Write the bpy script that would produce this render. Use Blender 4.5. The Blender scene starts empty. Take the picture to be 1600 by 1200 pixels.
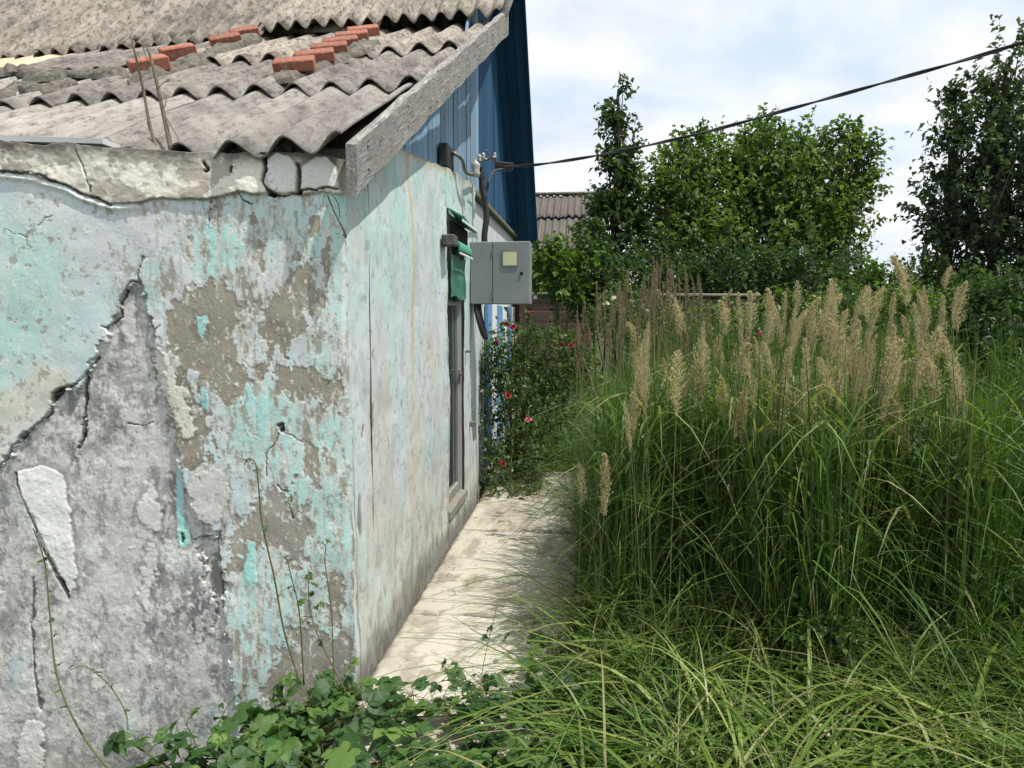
import bpy, math, random
import numpy as np
from mathutils import Vector, Matrix
rng = np.random.default_rng(7)
random.seed(7)
scene = bpy.context.scene
COL = scene.collection

# ------------------------------------------------------------------ camera
F = 1210.0
PITCH = math.radians(4.96)
YAW = math.radians(5.85)
CAM = np.array([1.018, 0.0, 1.5])
cam_d = bpy.data.cameras.new('camera')
cam_d.sensor_width = 36.0
cam_d.lens = F / 1600.0 * 36.0
cam_d.clip_start = 0.05
cam_d.clip_end = 3000
cam = bpy.data.objects.new('camera', cam_d)
COL.objects.link(cam)
cam.location = CAM
cam.rotation_euler = (math.pi / 2 - PITCH, 0, YAW)
scene.camera = cam

# ------------------------------------------------------------------ sun + sky
SUN_DIR = Vector((0.39, -0.13, 0.91)).normalized()
world = bpy.data.worlds.new('World')
scene.world = world
world.use_nodes = True
nt = world.node_tree
for n in list(nt.nodes):
    nt.nodes.remove(n)
def wn(t, **k):
    n = nt.nodes.new(t)
    for a, b in k.items():
        setattr(n, a, b)
    return n
w_out = wn('ShaderNodeOutputWorld')
w_bg = wn('ShaderNodeBackground')
w_bg.inputs['Strength'].default_value = 0.12
sky = wn('ShaderNodeTexSky', sky_type='NISHITA')
sky.sun_disc = False
sky.sun_elevation = math.asin(SUN_DIR.z)
sky.sun_rotation = math.atan2(SUN_DIR.x, SUN_DIR.y)
sky.air_density = 1.0
sky.dust_density = 1.5
tc = wn('ShaderNodeTexCoord')
sep = wn('ShaderNodeSeparateXYZ')
nt.links.new(tc.outputs['Generated'], sep.inputs[0])
zz = wn('ShaderNodeMath', operation='MAXIMUM'); zz.inputs[1].default_value = 0.0
nt.links.new(sep.outputs['Z'], zz.inputs[0])
za = wn('ShaderNodeMath', operation='ADD'); za.inputs[1].default_value = 0.22
nt.links.new(zz.outputs[0], za.inputs[0])
dx = wn('ShaderNodeMath', operation='DIVIDE'); dy = wn('ShaderNodeMath', operation='DIVIDE')
nt.links.new(sep.outputs['X'], dx.inputs[0]); nt.links.new(za.outputs[0], dx.inputs[1])
nt.links.new(sep.outputs['Y'], dy.inputs[0]); nt.links.new(za.outputs[0], dy.inputs[1])
cmb = wn('ShaderNodeCombineXYZ')
nt.links.new(dx.outputs[0], cmb.inputs[0]); nt.links.new(dy.outputs[0], cmb.inputs[1])
cn = wn('ShaderNodeTexNoise')
cn.inputs['Scale'].default_value = 1.15
cn.inputs['Detail'].default_value = 9
cn.inputs['Roughness'].default_value = 0.55
cn.inputs['Distortion'].default_value = 0.35
nt.links.new(cmb.outputs[0], cn.inputs['Vector'])
cr = wn('ShaderNodeValToRGB')
cr.color_ramp.elements[0].position = 0.33; cr.color_ramp.elements[0].color = (0.12, 0.12, 0.12, 1)
cr.color_ramp.elements[1].position = 0.50; cr.color_ramp.elements[1].color = (0.95, 0.95, 0.95, 1)
nt.links.new(cn.outputs['Fac'], cr.inputs[0])
cn2 = wn('ShaderNodeTexNoise')
cn2.inputs['Scale'].default_value = 2.6
cn2.inputs['Detail'].default_value = 8
nt.links.new(cmb.outputs[0], cn2.inputs['Vector'])
cc = wn('ShaderNodeValToRGB')
cc.color_ramp.elements[0].position = 0.35; cc.color_ramp.elements[0].color = (5.7, 6.3, 7.1, 1)
cc.color_ramp.elements[1].position = 0.6; cc.color_ramp.elements[1].color = (7.7, 7.8, 7.95, 1)
nt.links.new(cn2.outputs['Fac'], cc.inputs[0])
# pale veil keeps the open blue milky, as on a hazy summer noon
veil = wn('ShaderNodeMixRGB'); veil.inputs[0].default_value = 0.72
veil.inputs[2].default_value = (5.0, 6.5, 8.2, 1)
nt.links.new(sky.outputs[0], veil.inputs[1])
mx = wn('ShaderNodeMixRGB')
nt.links.new(cr.outputs[0], mx.inputs[0])
nt.links.new(veil.outputs[0], mx.inputs[1])
nt.links.new(cc.outputs[0], mx.inputs[2])
nt.links.new(mx.outputs[0], w_bg.inputs['Color'])
nt.links.new(w_bg.outputs[0], w_out.inputs[0])

sun_l = bpy.data.lights.new('sun', 'SUN')
sun_l.energy = 4.3
sun_l.angle = math.radians(0.55)
sun_l.color = (1.0, 0.95, 0.86)
sun = bpy.data.objects.new('sun', sun_l)
sun.rotation_euler = (-SUN_DIR).to_track_quat('-Z', 'Y').to_euler()
sun.location = (10, -4, 20)
COL.objects.link(sun)

scene.view_settings.view_transform = 'Standard'
scene.view_settings.look = 'None'
scene.view_settings.exposure = 0.2
scene.view_settings.gamma = 1
scene.cycles.use_denoising = True
scene.cycles.max_bounces = 6
scene.cycles.transparent_max_bounces = 6
scene.cycles.sample_clamp_indirect = 4

# ------------------------------------------------------------------ measuring helpers
_fw = np.array([-math.sin(YAW) * math.cos(PITCH), math.cos(YAW) * math.cos(PITCH), -math.sin(PITCH)])
_rt = np.array([math.cos(YAW), math.sin(YAW), 0])
_up = np.cross(_rt, _fw)
def ray(px, py):
    return _fw + _rt * (px - 800) / F - _up * (py - 600) / F
def onX(px, py, X):
    d = ray(px, py); return CAM + d * ((X - CAM[0]) / d[0])
def onY(px, py, Y):
    d = ray(px, py); return CAM + d * ((Y - CAM[1]) / d[1])
def onZ(px, py, Z):
    d = ray(px, py); return CAM + d * ((Z - CAM[2]) / d[2])
CORNER = np.array([0.0, 3.19])
WA = 0.15                                   # the front wall swings this much towards the viewer
WT = np.array([-1.0, -WA]) / math.hypot(1, WA)     # along the front wall, to the left
WN = np.array([WA, -1.0]) / math.hypot(1, WA)      # outward
def on_front(px, py):                       # photo point -> (metres left of corner, height)
    d = ray(px, py)
    k = ((CORNER - CAM[:2]) @ WN) / (d[:2] @ WN)
    p = CAM + d * k
    return ((p[:2] - CORNER) @ WT, p[2])
def poly_front(pts):
    return np.array([on_front(*p) for p in pts])

# ------------------------------------------------------------------ noise (numpy)
def _hash(i, j, seed):
    n = (i.astype(np.int64) * 374761393 + j.astype(np.int64) * 668265263 + seed * 974634777) & 0x7fffffff
    n = ((n ^ (n >> 13)) * 1274126177) & 0x7fffffff
    n = n ^ (n >> 16)
    return (n & 0xffff) / 65535.0
def vnoise(x, y, seed=0):
    i = np.floor(x); j = np.floor(y)
    u = x - i; v = y - j
    u = u * u * (3 - 2 * u); v = v * v * (3 - 2 * v)
    i = i.astype(np.int64); j = j.astype(np.int64)
    a = _hash(i, j, seed); b = _hash(i + 1, j, seed); c = _hash(i, j + 1, seed); d = _hash(i + 1, j + 1, seed)
    return (a * (1 - u) + b * u) * (1 - v) + (c * (1 - u) + d * u) * v
def fbm(x, y, scale, octv=4, seed=0, gain=0.5):
    s = np.zeros_like(x, dtype=float); a = 1.0; t = 0.0; f = scale
    for o in range(octv):
        s += a * vnoise(x * f + 13.7 * o, y * f + 7.3 * o, seed + o * 17); t += a
        a *= gain; f *= 2.03
    return s / t
def sstep(a, b, x):
    t = np.clip((x - a) / (b - a), 0, 1)
    return t * t * (3 - 2 * t)
def seg_dist(x, y, pts, closed):
    best = np.full(x.shape, 1e9)
    n = len(pts)
    for k in range(n if closed else n - 1):
        ax, ay = pts[k]; bx, by = pts[(k + 1) % n]
        ex, ey = bx - ax, by - ay
        l2 = ex * ex + ey * ey + 1e-12
        t = np.clip(((x - ax) * ex + (y - ay) * ey) / l2, 0, 1)
        best = np.minimum(best, np.hypot(x - ax - t * ex, y - ay - t * ey))
    return best
def sd_poly(x, y, pts):                     # positive inside
    ins = np.zeros(x.shape, bool)
    n = len(pts)
    for k in range(n):
        ax, ay = pts[k]; bx, by = pts[(k + 1) % n]
        if abs(by - ay) < 1e-9:
            continue
        c = ((ay > y) != (by > y)) & (x < (bx - ax) * (y - ay) / (by - ay) + ax)
        ins ^= c
    d = seg_dist(x, y, pts, True)
    return np.where(ins, d, -d)
def lin(r, g, b, k=1.0):
    def f(c):
        c /= 255.0
        return c / 12.92 if c <= 0.04045 else ((c + 0.055) / 1.055) ** 2.4
    return np.array([f(r) * k, f(g) * k, f(b) * k])

# ------------------------------------------------------------------ object helpers
def tag(o, label=None, cat=None, group=None, kind=None):
    if label: o['label'] = label
    if cat: o['category'] = cat
    if group: o['group'] = group
    if kind: o['kind'] = kind
    return o
def link(o, parent=None):
    COL.objects.link(o)
    if parent is not None:
        o.parent = parent
    return o
def empty(name, loc=(0, 0, 0)):
    o = bpy.data.objects.new(name, None)
    o.location = loc
    o.empty_display_size = 0.1
    return link(o)
def obj(name, me, parent=None, loc=None):
    o = bpy.data.objects.new(name, me)
    if loc is not None: o.location = loc
    return link(o, parent)
def np_mesh(name, V, FA, mat, col=None, smooth=True):
    V = np.asarray(V, np.float32); FA = np.asarray(FA, np.int32)
    me = bpy.data.meshes.new(name)
    me.vertices.add(len(V)); me.vertices.foreach_set('co', V.ravel())
    k = FA.shape[1]
    me.loops.add(FA.size); me.loops.foreach_set('vertex_index', FA.ravel())
    me.polygons.add(len(FA))
    me.polygons.foreach_set('loop_start', np.arange(0, FA.size, k, dtype=np.int32))
    me.polygons.foreach_set('loop_total', np.full(len(FA), k, np.int32))
    me.polygons.foreach_set('use_smooth', np.full(len(FA), smooth, bool))
    me.update(calc_edges=True)
    if col is not None:
        a = me.color_attributes.new('tint', 'FLOAT_COLOR', 'POINT')
        c = np.ones((len(V), 4), np.float32); c[:, :3] = col
        a.data.foreach_set('color', c.ravel())
    me.materials.append(mat)
    return me
def py_mesh(name, V, FA, mat, smooth=False):
    me = bpy.data.meshes.new(name)
    me.from_pydata([tuple(v) for v in V], [], FA)
    if smooth:
        for p in me.polygons: p.use_smooth = True
    me.materials.append(mat)
    me.update()
    return me
class MB:
    def __init__(s): s.v = []; s.f = []
    def box(s, c, d, M=None, bev=0.0):
        x, y, z = [k / 2 for k in d]
        b = min(bev, x * .8, y * .8, z * .8)
        n = len(s.v)
        if b <= 0:
            P = [(-x,-y,-z),(x,-y,-z),(x,y,-z),(-x,y,-z),(-x,-y,z),(x,-y,z),(x,y,z),(-x,y,z)]
            Fc = [(0,3,2,1),(4,5,6,7),(0,1,5,4),(1,2,6,5),(2,3,7,6),(3,0,4,7)]
        else:
            P = []; idx = {}
            for sx in (-1, 1):
                for sy in (-1, 1):
                    for sz in (-1, 1):
                        for ax in range(3):
                            q = [sx * (x - b), sy * (y - b), sz * (z - b)]
                            q[ax] = (sx * x, sy * y, sz * z)[ax]
                            idx[(sx, sy, sz, ax)] = len(P); P.append(tuple(q))
            Fc = []
            def flip(f, nrm):
                a, b2, c2 = [Vector(P[i]) for i in f[:3]]
                return f if (b2 - a).cross(c2 - a).dot(Vector(nrm)) > 0 else f[::-1]
            for ax in range(3):
                o1, o2 = (ax + 1) % 3, (ax + 2) % 3
                for sg in (-1, 1):
                    q = []
                    for (a1, a2) in ((-1,-1),(1,-1),(1,1),(-1,1)):
                        k = [0,0,0]; k[ax] = sg; k[o1] = a1; k[o2] = a2
                        q.append(idx[(k[0],k[1],k[2],ax)])
                    nr = [0,0,0]; nr[ax] = sg
                    Fc.append(flip(q, nr))
            for ax in range(3):
                o1, o2 = (ax + 1) % 3, (ax + 2) % 3
                for a1 in (-1, 1):
                    for a2 in (-1, 1):
                        q = []
                        for (e, w) in ((-1, o1), (1, o1), (1, o2), (-1, o2)):
                            k = [0,0,0]; k[ax] = e; k[o1] = a1; k[o2] = a2
                            q.append(idx[(k[0],k[1],k[2],w)])
                        nr = [0,0,0]; nr[o1] = a1; nr[o2] = a2
                        Fc.append(flip(q, nr))
            for sx in (-1, 1):
                for sy in (-1, 1):
                    for sz in (-1, 1):
                        Fc.append(flip([idx[(sx,sy,sz,0)], idx[(sx,sy,sz,1)], idx[(sx,sy,sz,2)]], (sx,sy,sz)))
        for p in P:
            p = Vector(p)
            if M is not None: p = M @ p
            s.v.append((p.x + c[0], p.y + c[1], p.z + c[2]))
        for f in Fc: s.f.append(tuple(n + i for i in f))
        return s
    def tube(s, pts, r, k=8, cap=True):
        pts = [Vector(p) for p in pts]
        m = len(pts); n0 = len(s.v)
        rr = r if hasattr(r, '__len__') else [r] * m
        ref = None
        for i, p in enumerate(pts):
            t = (pts[min(i + 1, m - 1)] - pts[max(i - 1, 0)])
            if t.length < 1e-9: t = Vector((0, 0, 1))
            t.normalize()
            if ref is None: ref = Vector((1, 0, 0)) if abs(t.x) < .8 else Vector((0, 1, 0))
            a = (ref - t * ref.dot(t)).normalized(); ref = a
            b = t.cross(a)
            for q in range(k):
                an = 2 * math.pi * q / k
                w = p + (a * math.cos(an) + b * math.sin(an)) * rr[i]
                s.v.append(tuple(w))
        for i in range(m - 1):
            for q in range(k):
                q2 = (q + 1) % k
                s.f.append((n0 + i*k + q, n0 + i*k + q2, n0 + (i+1)*k + q2, n0 + (i+1)*k + q))
        if cap:
            s.f.append(tuple(n0 + q for q in range(k))[::-1])
            s.f.append(tuple(n0 + (m-1)*k + q for q in range(k)))
        return s
    def lathe(s, prof, c, k=14, M=None):
        n0 = len(s.v)
        for (r, z) in prof:
            for q in range(k):
                an = 2 * math.pi * q / k
                p = Vector((r * math.cos(an), r * math.sin(an), z))
                if M is not None: p = M @ p
                s.v.append((p.x + c[0], p.y + c[1], p.z + c[2]))
        for i in range(len(prof) - 1):
            for q in range(k):
                q2 = (q + 1) % k
                s.f.append((n0+i*k+q, n0+i*k+q2, n0+(i+1)*k+q2, n0+(i+1)*k+q))
        s.f.append(tuple(n0 + q for q in range(k))[::-1])
        s.f.append(tuple(n0 + (len(prof)-1)*k + q for q in range(k)))
        return s
    def hexa(s, P, Fc=((0,3,2,1),(4,5,6,7),(0,1,5,4),(1,2,6,5),(2,3,7,6),(3,0,4,7))):
        n = len(s.v); s.v += [tuple(p) for p in P]
        s.f += [tuple(n + i for i in f) for f in Fc]
        return s
    def build(s, name, mat, parent=None, smooth=False, loc=None):
        return obj(name, py_mesh(name, s.v, s.f, mat, smooth), parent, loc)
def smooth_path(pts, n=8):                  # Catmull-Rom
    pts = [Vector(p) for p in pts]
    P = [pts[0] * 2 - pts[1]] + pts + [pts[-1] * 2 - pts[-2]]
    out = []
    for i in range(1, len(P) - 2):
        for k in range(n):
            t = k / n
            a, b, c, d = P[i-1], P[i], P[i+1], P[i+2]
            out.append(0.5 * ((2*b) + (c-a)*t + (2*a-5*b+4*c-d)*t*t + (3*b-a-3*c+d)*t*t*t))
    out.append(pts[-1])
    return out

# ------------------------------------------------------------------ materials
class Mt:
    def __init__(s, name, rough=0.8, spec=0.3):
        s.m = bpy.data.materials.new(name); s.m.use_nodes = True
        s.t = s.m.node_tree
        s.b = s.t.nodes['Principled BSDF']; s.o = s.t.nodes['Material Output']
        s.b.inputs['Roughness'].default_value = rough
        s.b.inputs['Specular IOR Level'].default_value = spec
        s.tc = s.t.nodes.new('ShaderNodeTexCoord')
    def n(s, t, **k):
        q = s.t.nodes.new(t)
        for a, b in k.items(): setattr(q, a, b)
        return q
    def l(s, a, b): s.t.links.new(a, b)
    def noise(s, scale, detail=6, rough=0.6, stretch=None, dist=0.0, coord='Object'):
        q = s.n('ShaderNodeTexNoise')
        q.inputs['Scale'].default_value = scale; q.inputs['Detail'].default_value = detail
        q.inputs['Roughness'].default_value = rough; q.inputs['Distortion'].default_value = dist
        if stretch is not None:
            mp = s.n('ShaderNodeMapping'); mp.inputs['Scale'].default_value = stretch
            s.l(s.tc.outputs[coord], mp.inputs[0]); s.l(mp.outputs[0], q.inputs['Vector'])
        else:
            s.l(s.tc.outputs[coord], q.inputs['Vector'])
        return q.outputs['Fac']
    def ramp(s, fac, stops):
        q = s.n('ShaderNodeValToRGB'); e = q.color_ramp.elements
        while len(e) < len(stops): e.new(0.5)
        for i, (p, c) in enumerate(stops):
            e[i].position = p; e[i].color = (c[0], c[1], c[2], 1) if hasattr(c, '__len__') else (c, c, c, 1)
        s.l(fac, q.inputs[0]); return q.outputs[0]
    def mix(s, f, a, b, mode='MIX'):
        q = s.n('ShaderNodeMixRGB', blend_type=mode)
        for sock, v in ((q.inputs[0], f), (q.inputs[1], a), (q.inputs[2], b)):
            if hasattr(v, 'is_linked') or isinstance(v, bpy.types.NodeSocket): s.l(v, sock)
            elif hasattr(v, '__len__'): sock.default_value = (v[0], v[1], v[2], 1)
            else: sock.default_value = v if sock.type == 'VALUE' else (v, v, v, 1)
        return q.outputs[0]
    def attr(s, name='tint'):
        q = s.n('ShaderNodeAttribute'); q.attribute_name = name; return q.outputs['Color']
    def rnd(s):
        q = s.n('ShaderNodeObjectInfo'); return q.outputs['Random']
    def color(s, c):
        if isinstance(c, bpy.types.NodeSocket): s.l(c, s.b.inputs['Base Color'])
        else: s.b.inputs['Base Color'].default_value = (c[0], c[1], c[2], 1)
        return s
    def bump(s, fac, strength=0.4, dist=0.01):
        q = s.n('ShaderNodeBump'); q.inputs['Strength'].default_value = strength
        q.inputs['Distance'].default_value = dist
        s.l(fac, q.inputs['Height']); s.l(q.outputs[0], s.b.inputs['Normal']); return s
    def translucent(s, colsock, amt=0.35, k=(1.2, 1.3, 0.5)):
        tr = s.n('ShaderNodeBsdfTranslucent')
        c = s.mix(1.0, colsock, k, 'MULTIPLY'); s.l(c, tr.inputs[0])
        mxs = s.n('ShaderNodeMixShader'); mxs.inputs[0].default_value = amt
        s.l(s.b.outputs[0], mxs.inputs[1]); s.l(tr.outputs[0], mxs.inputs[2])
        s.l(mxs.outputs[0], s.o.inputs[0]); return s

def mat_tinted(name, rough=0.9, fine=90, amt=0.16, bump=0.35, dist=0.004, spec=0.2):
    m = Mt(name, rough, spec)
    a = m.attr()
    n1 = m.noise(fine, 5, 0.7)
    n2 = m.noise(fine * 4.5, 3, 0.6)
    c = m.mix(1.0, a, m.ramp(n1, [(0.25, 1 - amt), (0.75, 1 + amt)]), 'MULTIPLY')
    c = m.mix(1.0, c, m.ramp(n2, [(0.3, 1 - amt * .6), (0.7, 1 + amt * .5)]), 'MULTIPLY')
    m.color(c)
    m.bump(m.mix(0.4, n1, n2), bump, dist)
    return m.m
M_PLASTER = mat_tinted('weathered_plaster', fine=90, amt=0.13, bump=0.5, dist=0.0035)
M_CONC = mat_tinted('pale_concrete', fine=60, amt=0.12, bump=0.4, dist=0.004)
def mat_leaf(name, amt=0.35, rough=0.45, spec=0.35, k=(1.25, 1.35, 0.45)):
    m = Mt(name, rough, spec); a = m.attr(); m.color(a); m.translucent(a, amt, k); return m.m
M_LEAF = mat_leaf('tree_leaf', 0.42)
M_GRASS = mat_leaf('grass_blade', 0.38, 0.42, 0.4)
M_PLUME = mat_leaf('dry_plume', 0.45, 0.8, 0.1, (1.1, 1.0, 0.8))
def mat_vine():
    m = Mt('vine_leaf', 0.4, 0.4)
    r = m.rnd()
    c = m.ramp(r, [(0, (0.03, 0.075, 0.02)), (0.55, (0.052, 0.12, 0.028)), (0.85, (0.09, 0.17, 0.035)), (1, (0.15, 0.24, 0.05))])
    c = m.mix(1.0, c, m.ramp(m.noise(40, 3), [(0.3, 0.8), (0.7, 1.2)]), 'MULTIPLY')
    m.color(c); m.translucent(c, 0.3); m.bump(m.noise(60, 2), 0.25, 0.004)
    return m.m
M_VINE = mat_vine()
def mat_simple(name, c1, c2, scale=20, rough=0.8, spec=0.3, bump=0.2, stretch=None, metal=0, dist=0.004):
    m = Mt(name, rough, spec)
    n = m.noise(scale, 6, 0.65, stretch)
    m.color(m.ramp(n, [(0.3, c1), (0.7, c2)]))
    if bump: m.bump(n, bump, dist)
    m.b.inputs['Metallic'].default_value = metal
    return m.m
M_BARK = mat_simple('bark', (0.05, 0.04, 0.03), (0.12, 0.10, 0.08), 25, 0.9, 0.1, 0.6, (1, 1, .25))
M_STEM = mat_simple('green_stem', (0.07, 0.10, 0.03), (0.13, 0.13, 0.05), 30, 0.6)
M_DRYSTEM = mat_simple('dry_twig', (0.13, 0.10, 0.07), (0.22, 0.18, 0.13), 60, 0.9)
def mat_sheet(name, base, dark, light, lichen=0.5):
    m = Mt(name, 0.93, 0.15)
    n1 = m.noise(2.0, 8, 0.7, (5.5, .3, .3)); n2 = m.noise(24, 6, 0.74, (1.5, .4, .4)); n3 = m.noise(160, 3, 0.6)
    c = m.ramp(n1, [(0.32, base * .68), (0.66, base * 1.12)])
    c = m.mix(m.ramp(n2, [(0.56 - lichen * .1, 0), (0.66, lichen)]), c, dark)
    c = m.mix(m.ramp(m.noise(5, 7, 0.74), [(0.55, 0), (0.70, .6)]), c, light)
    c = m.mix(m.ramp(m.noise(1.3, 6, 0.7), [(0.48, 0), (0.62, .45 * lichen)]), c, dark)
    c = m.mix(1.0, c, m.ramp(n3, [(0.25, .82), (0.75, 1.15)]), 'MULTIPLY')
    c = m.mix(1.0, c, m.ramp(m.rnd(), [(0, .88), (1, 1.08)]), 'MULTIPLY')
    m.color(c); m.bump(m.mix(.5, n2, n3), 0.45, 0.004)
    return m.m
M_SHEET = mat_sheet('asbestos_sheet', lin(158, 153, 147), lin(84, 82, 79), lin(182, 176, 168), 0.8)
M_SHEET_MID = mat_sheet('grey_asbestos_sheet', lin(146, 140, 134), lin(66, 64, 62), lin(170, 163, 152), 0.9)
M_SHEET_FAR = mat_sheet('dark_asbestos_sheet', lin(112, 106, 102), lin(70, 66, 64), lin(124, 118, 110), 0.6)
M_SHEET_OLD = mat_sheet('mossy_asbestos_sheet', lin(160, 152, 142), lin(62, 60, 58), lin(176, 168, 142), 0.95)
M_SHEET_SAND = mat_sheet('sandy_sheet', lin(206, 190, 160), lin(150, 138, 118), lin(214, 200, 170), 0.25)
M_MORTAR = mat_simple('crumbling_mortar', lin(66, 64, 60), lin(132, 127, 117), 22, 0.95, 0.1, 0.8, None, 0, 0.02)
def mat_brick():
    m = Mt('red_brick', 0.85, 0.2)
    c = m.ramp(m.noise(9, 6), [(0.3, lin(134, 84, 70)), (0.7, lin(172, 112, 92))])
    c = m.mix(1.0, c, m.ramp(m.rnd(), [(0, .8), (1, 1.12)]), 'MULTIPLY')
    c = m.mix(m.ramp(m.noise(30, 5), [(0.5, 0), (0.68, .65)]), c, lin(166, 140, 124))
    m.color(c); m.bump(m.noise(80, 4), 0.4, 0.004)
    return m.m
M_BRICK = mat_brick()
def mat_oldwood(name, paint, wood1, wood2, cover, axis=(1, 1, .06), scale=28):
    m = Mt(name, 0.85, 0.2)
    g = m.noise(scale, 7, 0.65, axis, 1.2)
    g2 = m.noise(scale * 3.2, 5, 0.7, axis, 0.6)
    wood = m.ramp(g, [(0.3, wood1), (0.5, wood2), (0.62, wood1 * .75), (0.75, wood2 * 1.1)])
    wood = m.mix(1.0, wood, m.ramp(g2, [(0.3, .7), (0.7, 1.2)]), 'MULTIPLY')
    p = m.mix(1.0, paint, m.ramp(m.rnd(), [(0, .78), (1, 1.15)]), 'MULTIPLY')
    mask = m.ramp(m.mix(.5, g2, m.noise(7, 6, .7, (1, 1, .3))), [(cover - .06, 1), (cover + .06, 0)])
    m.color(m.mix(mask, wood, p)); m.bump(g2, 0.5, 0.003)
    return m.m
M_BLUEWOOD = mat_oldwood('flaking_blue_boards', lin(122, 156, 184), lin(126, 130, 132), lin(146, 146, 142), 0.54)
M_BLUELIGHT = mat_oldwood('pale_blue_boards', lin(150, 186, 208), lin(110, 112, 112), lin(150, 146, 138), 0.75)
M_DARKBLUE = mat_oldwood('dark_blue_boards', lin(44, 84, 116), lin(40, 70, 96), lin(52, 90, 122), 0.8)
def mat_verge():
    m = Mt('grey_weathered_board', 0.9, 0.15)
    mp = m.n('ShaderNodeMapping'); mp.inputs['Rotation'].default_value = (-0.46, 0, 0)
    m.l(m.tc.outputs['Object'], mp.inputs[0])
    mp2 = m.n('ShaderNodeMapping'); mp2.inputs['Scale'].default_value = (1, .10, 1.2)
    m.l(mp.outputs[0], mp2.inputs[0])
    g = []
    for sc, ds in ((34, 2.2), (120, .8)):
        q = m.n('ShaderNodeTexNoise'); q.inputs['Scale'].default_value = sc; q.inputs['Detail'].default_value = 6; q.inputs['Distortion'].default_value = ds
        m.l(mp2.outputs[0], q.inputs['Vector']); g.append(q.outputs['Fac'])
    c = m.ramp(g[0], [(0.34, lin(104, 103, 104)), (0.46, lin(160, 157, 152)), (0.52, lin(128, 126, 124)), (0.66, lin(178, 174, 166))])
    c = m.mix(1.0, c, m.ramp(g[1], [(0.32, .68), (0.66, 1.15)]), 'MULTIPLY')
    c = m.mix(1.0, c, m.ramp(m.noise(5, 6, .7), [(0.3, .75), (0.7, 1.1)]), 'MULTIPLY')
    m.color(c); m.bump(m.mix(.5, g[0], g[1]), 0.6, 0.004)
    return m.m
M_VERGE = mat_verge()
M_WHITEWOOD = mat_oldwood('flaking_white_boards', lin(214, 218, 216), lin(130, 126, 118), lin(166, 160, 150), 0.66)
M_PAINTBLUE = mat_oldwood('blue_white_boards', lin(96, 140, 182), lin(150, 164, 172), lin(186, 190, 190), 0.58)
m_ = Mt('grey_enamel', 0.45, 0.5)
c_ = m_.ramp(m_.noise(4, 6), [(0.3, lin(122, 130, 129)), (0.7, lin(138, 146, 145))])
c_ = m_.mix(m_.ramp(m_.noise(9, 7, .75, (6, 6, .6)), [(0.60, 0), (0.72, .45)]), c_, lin(112, 104, 92))
c_ = m_.mix(m_.ramp(m_.noise(45, 5, .7), [(0.68, 0), (0.74, .6)]), c_, lin(120, 84, 60))
m_.color(c_); m_.bump(m_.noise(12, 3), .06, .003); M_BOX = m_.m
M_METAL = mat_simple('dull_steel', (0.16, 0.16, 0.16), (0.30, 0.29, 0.28), 30, 0.5, 0.5, 0.1, None, 0.7)
M_BLACK = mat_simple('black_plastic', (0.012, 0.012, 0.013), (0.025, 0.025, 0.026), 20, 0.5, 0.4, 0.05)
M_CABLE = mat_simple('cable_sheath', (0.02, 0.02, 0.022), (0.05, 0.05, 0.052), 40, 0.55, 0.4, 0.05)
M_PORC = mat_simple('porcelain', lin(150, 150, 144), lin(178, 178, 172), 12, 0.25, 0.5, 0.0)
M_GREEN = mat_simple('green_paint', lin(64, 140, 112), lin(98, 172, 142), 14, 0.5, 0.4, 0.2)
M_DARK = mat_simple('recess_shade', (0.02, 0.02, 0.02), (0.035, 0.035, 0.033), 10, 0.9, 0.1, 0)  # near-black colour standing in for shade in the gaps and the hood
def mat_glass():
    m = Mt('old_pane', 0.06, 0.6); m.color((0.035, 0.045, 0.048)); return m.m
M_GLASS = mat_glass()
m_ = Mt('green_film', 0.3, 0.4); c_ = m_.ramp(m_.noise(11, 5, .6, None, 1.5), [(0.35, lin(58, 138, 108)), (0.75, lin(128, 190, 164))]); m_.color(c_); m_.translucent(c_, 0.4, (1, 1, 1)); m_.bump(m_.noise(18, 3, .5, None, 2.0), .5, .01); M_FILM = m_.m
M_YELLOW = mat_simple('yellowed_window', lin(206, 206, 168), lin(214, 213, 178), 5, 0.25, 0.5, 0)
M_MAUVE = mat_simple('mauve_plaster', lin(112, 86, 86), lin(128, 100, 98), 6, 0.9, 0.1, 0.2)
M_FENCE = mat_simple('grey_fence_boards', lin(84, 76, 66), lin(116, 106, 94), 18, 0.9, 0.1, 0.3, (.2, 1, 1))
M_FENCECAP = mat_simple('pale_fence_cap', lin(128, 120, 108), lin(160, 152, 138), 10, 0.9, 0.1, 0.2)
def mat_ground():
    m = Mt('soil_and_litter', 0.95, 0.1)
    c = m.ramp(m.noise(3, 8, .7), [(0.3, (0.03, 0.032, 0.016)), (0.55, (0.05, 0.06, 0.022)), (0.75, (0.085, 0.085, 0.04))])
    m.color(c); m.bump(m.noise(30, 5), 0.6, 0.03); return m.m
M_GROUND = mat_ground()
M_ROSE = mat_simple('pink_petals', (0.50, 0.08, 0.16), (0.62, 0.16, 0.26), 30, 0.6, 0.2, 0.1)
M_ROSE_DK = mat_simple('dark_red_petals', (0.25, 0.02, 0.03), (0.38, 0.03, 0.05), 30, 0.6, 0.2, 0.1)
M_ROSE_WH = mat_simple('cream_petals', (0.75, 0.70, 0.58), (0.82, 0.78, 0.68), 30, 0.6, 0.2, 0.1)

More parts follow.
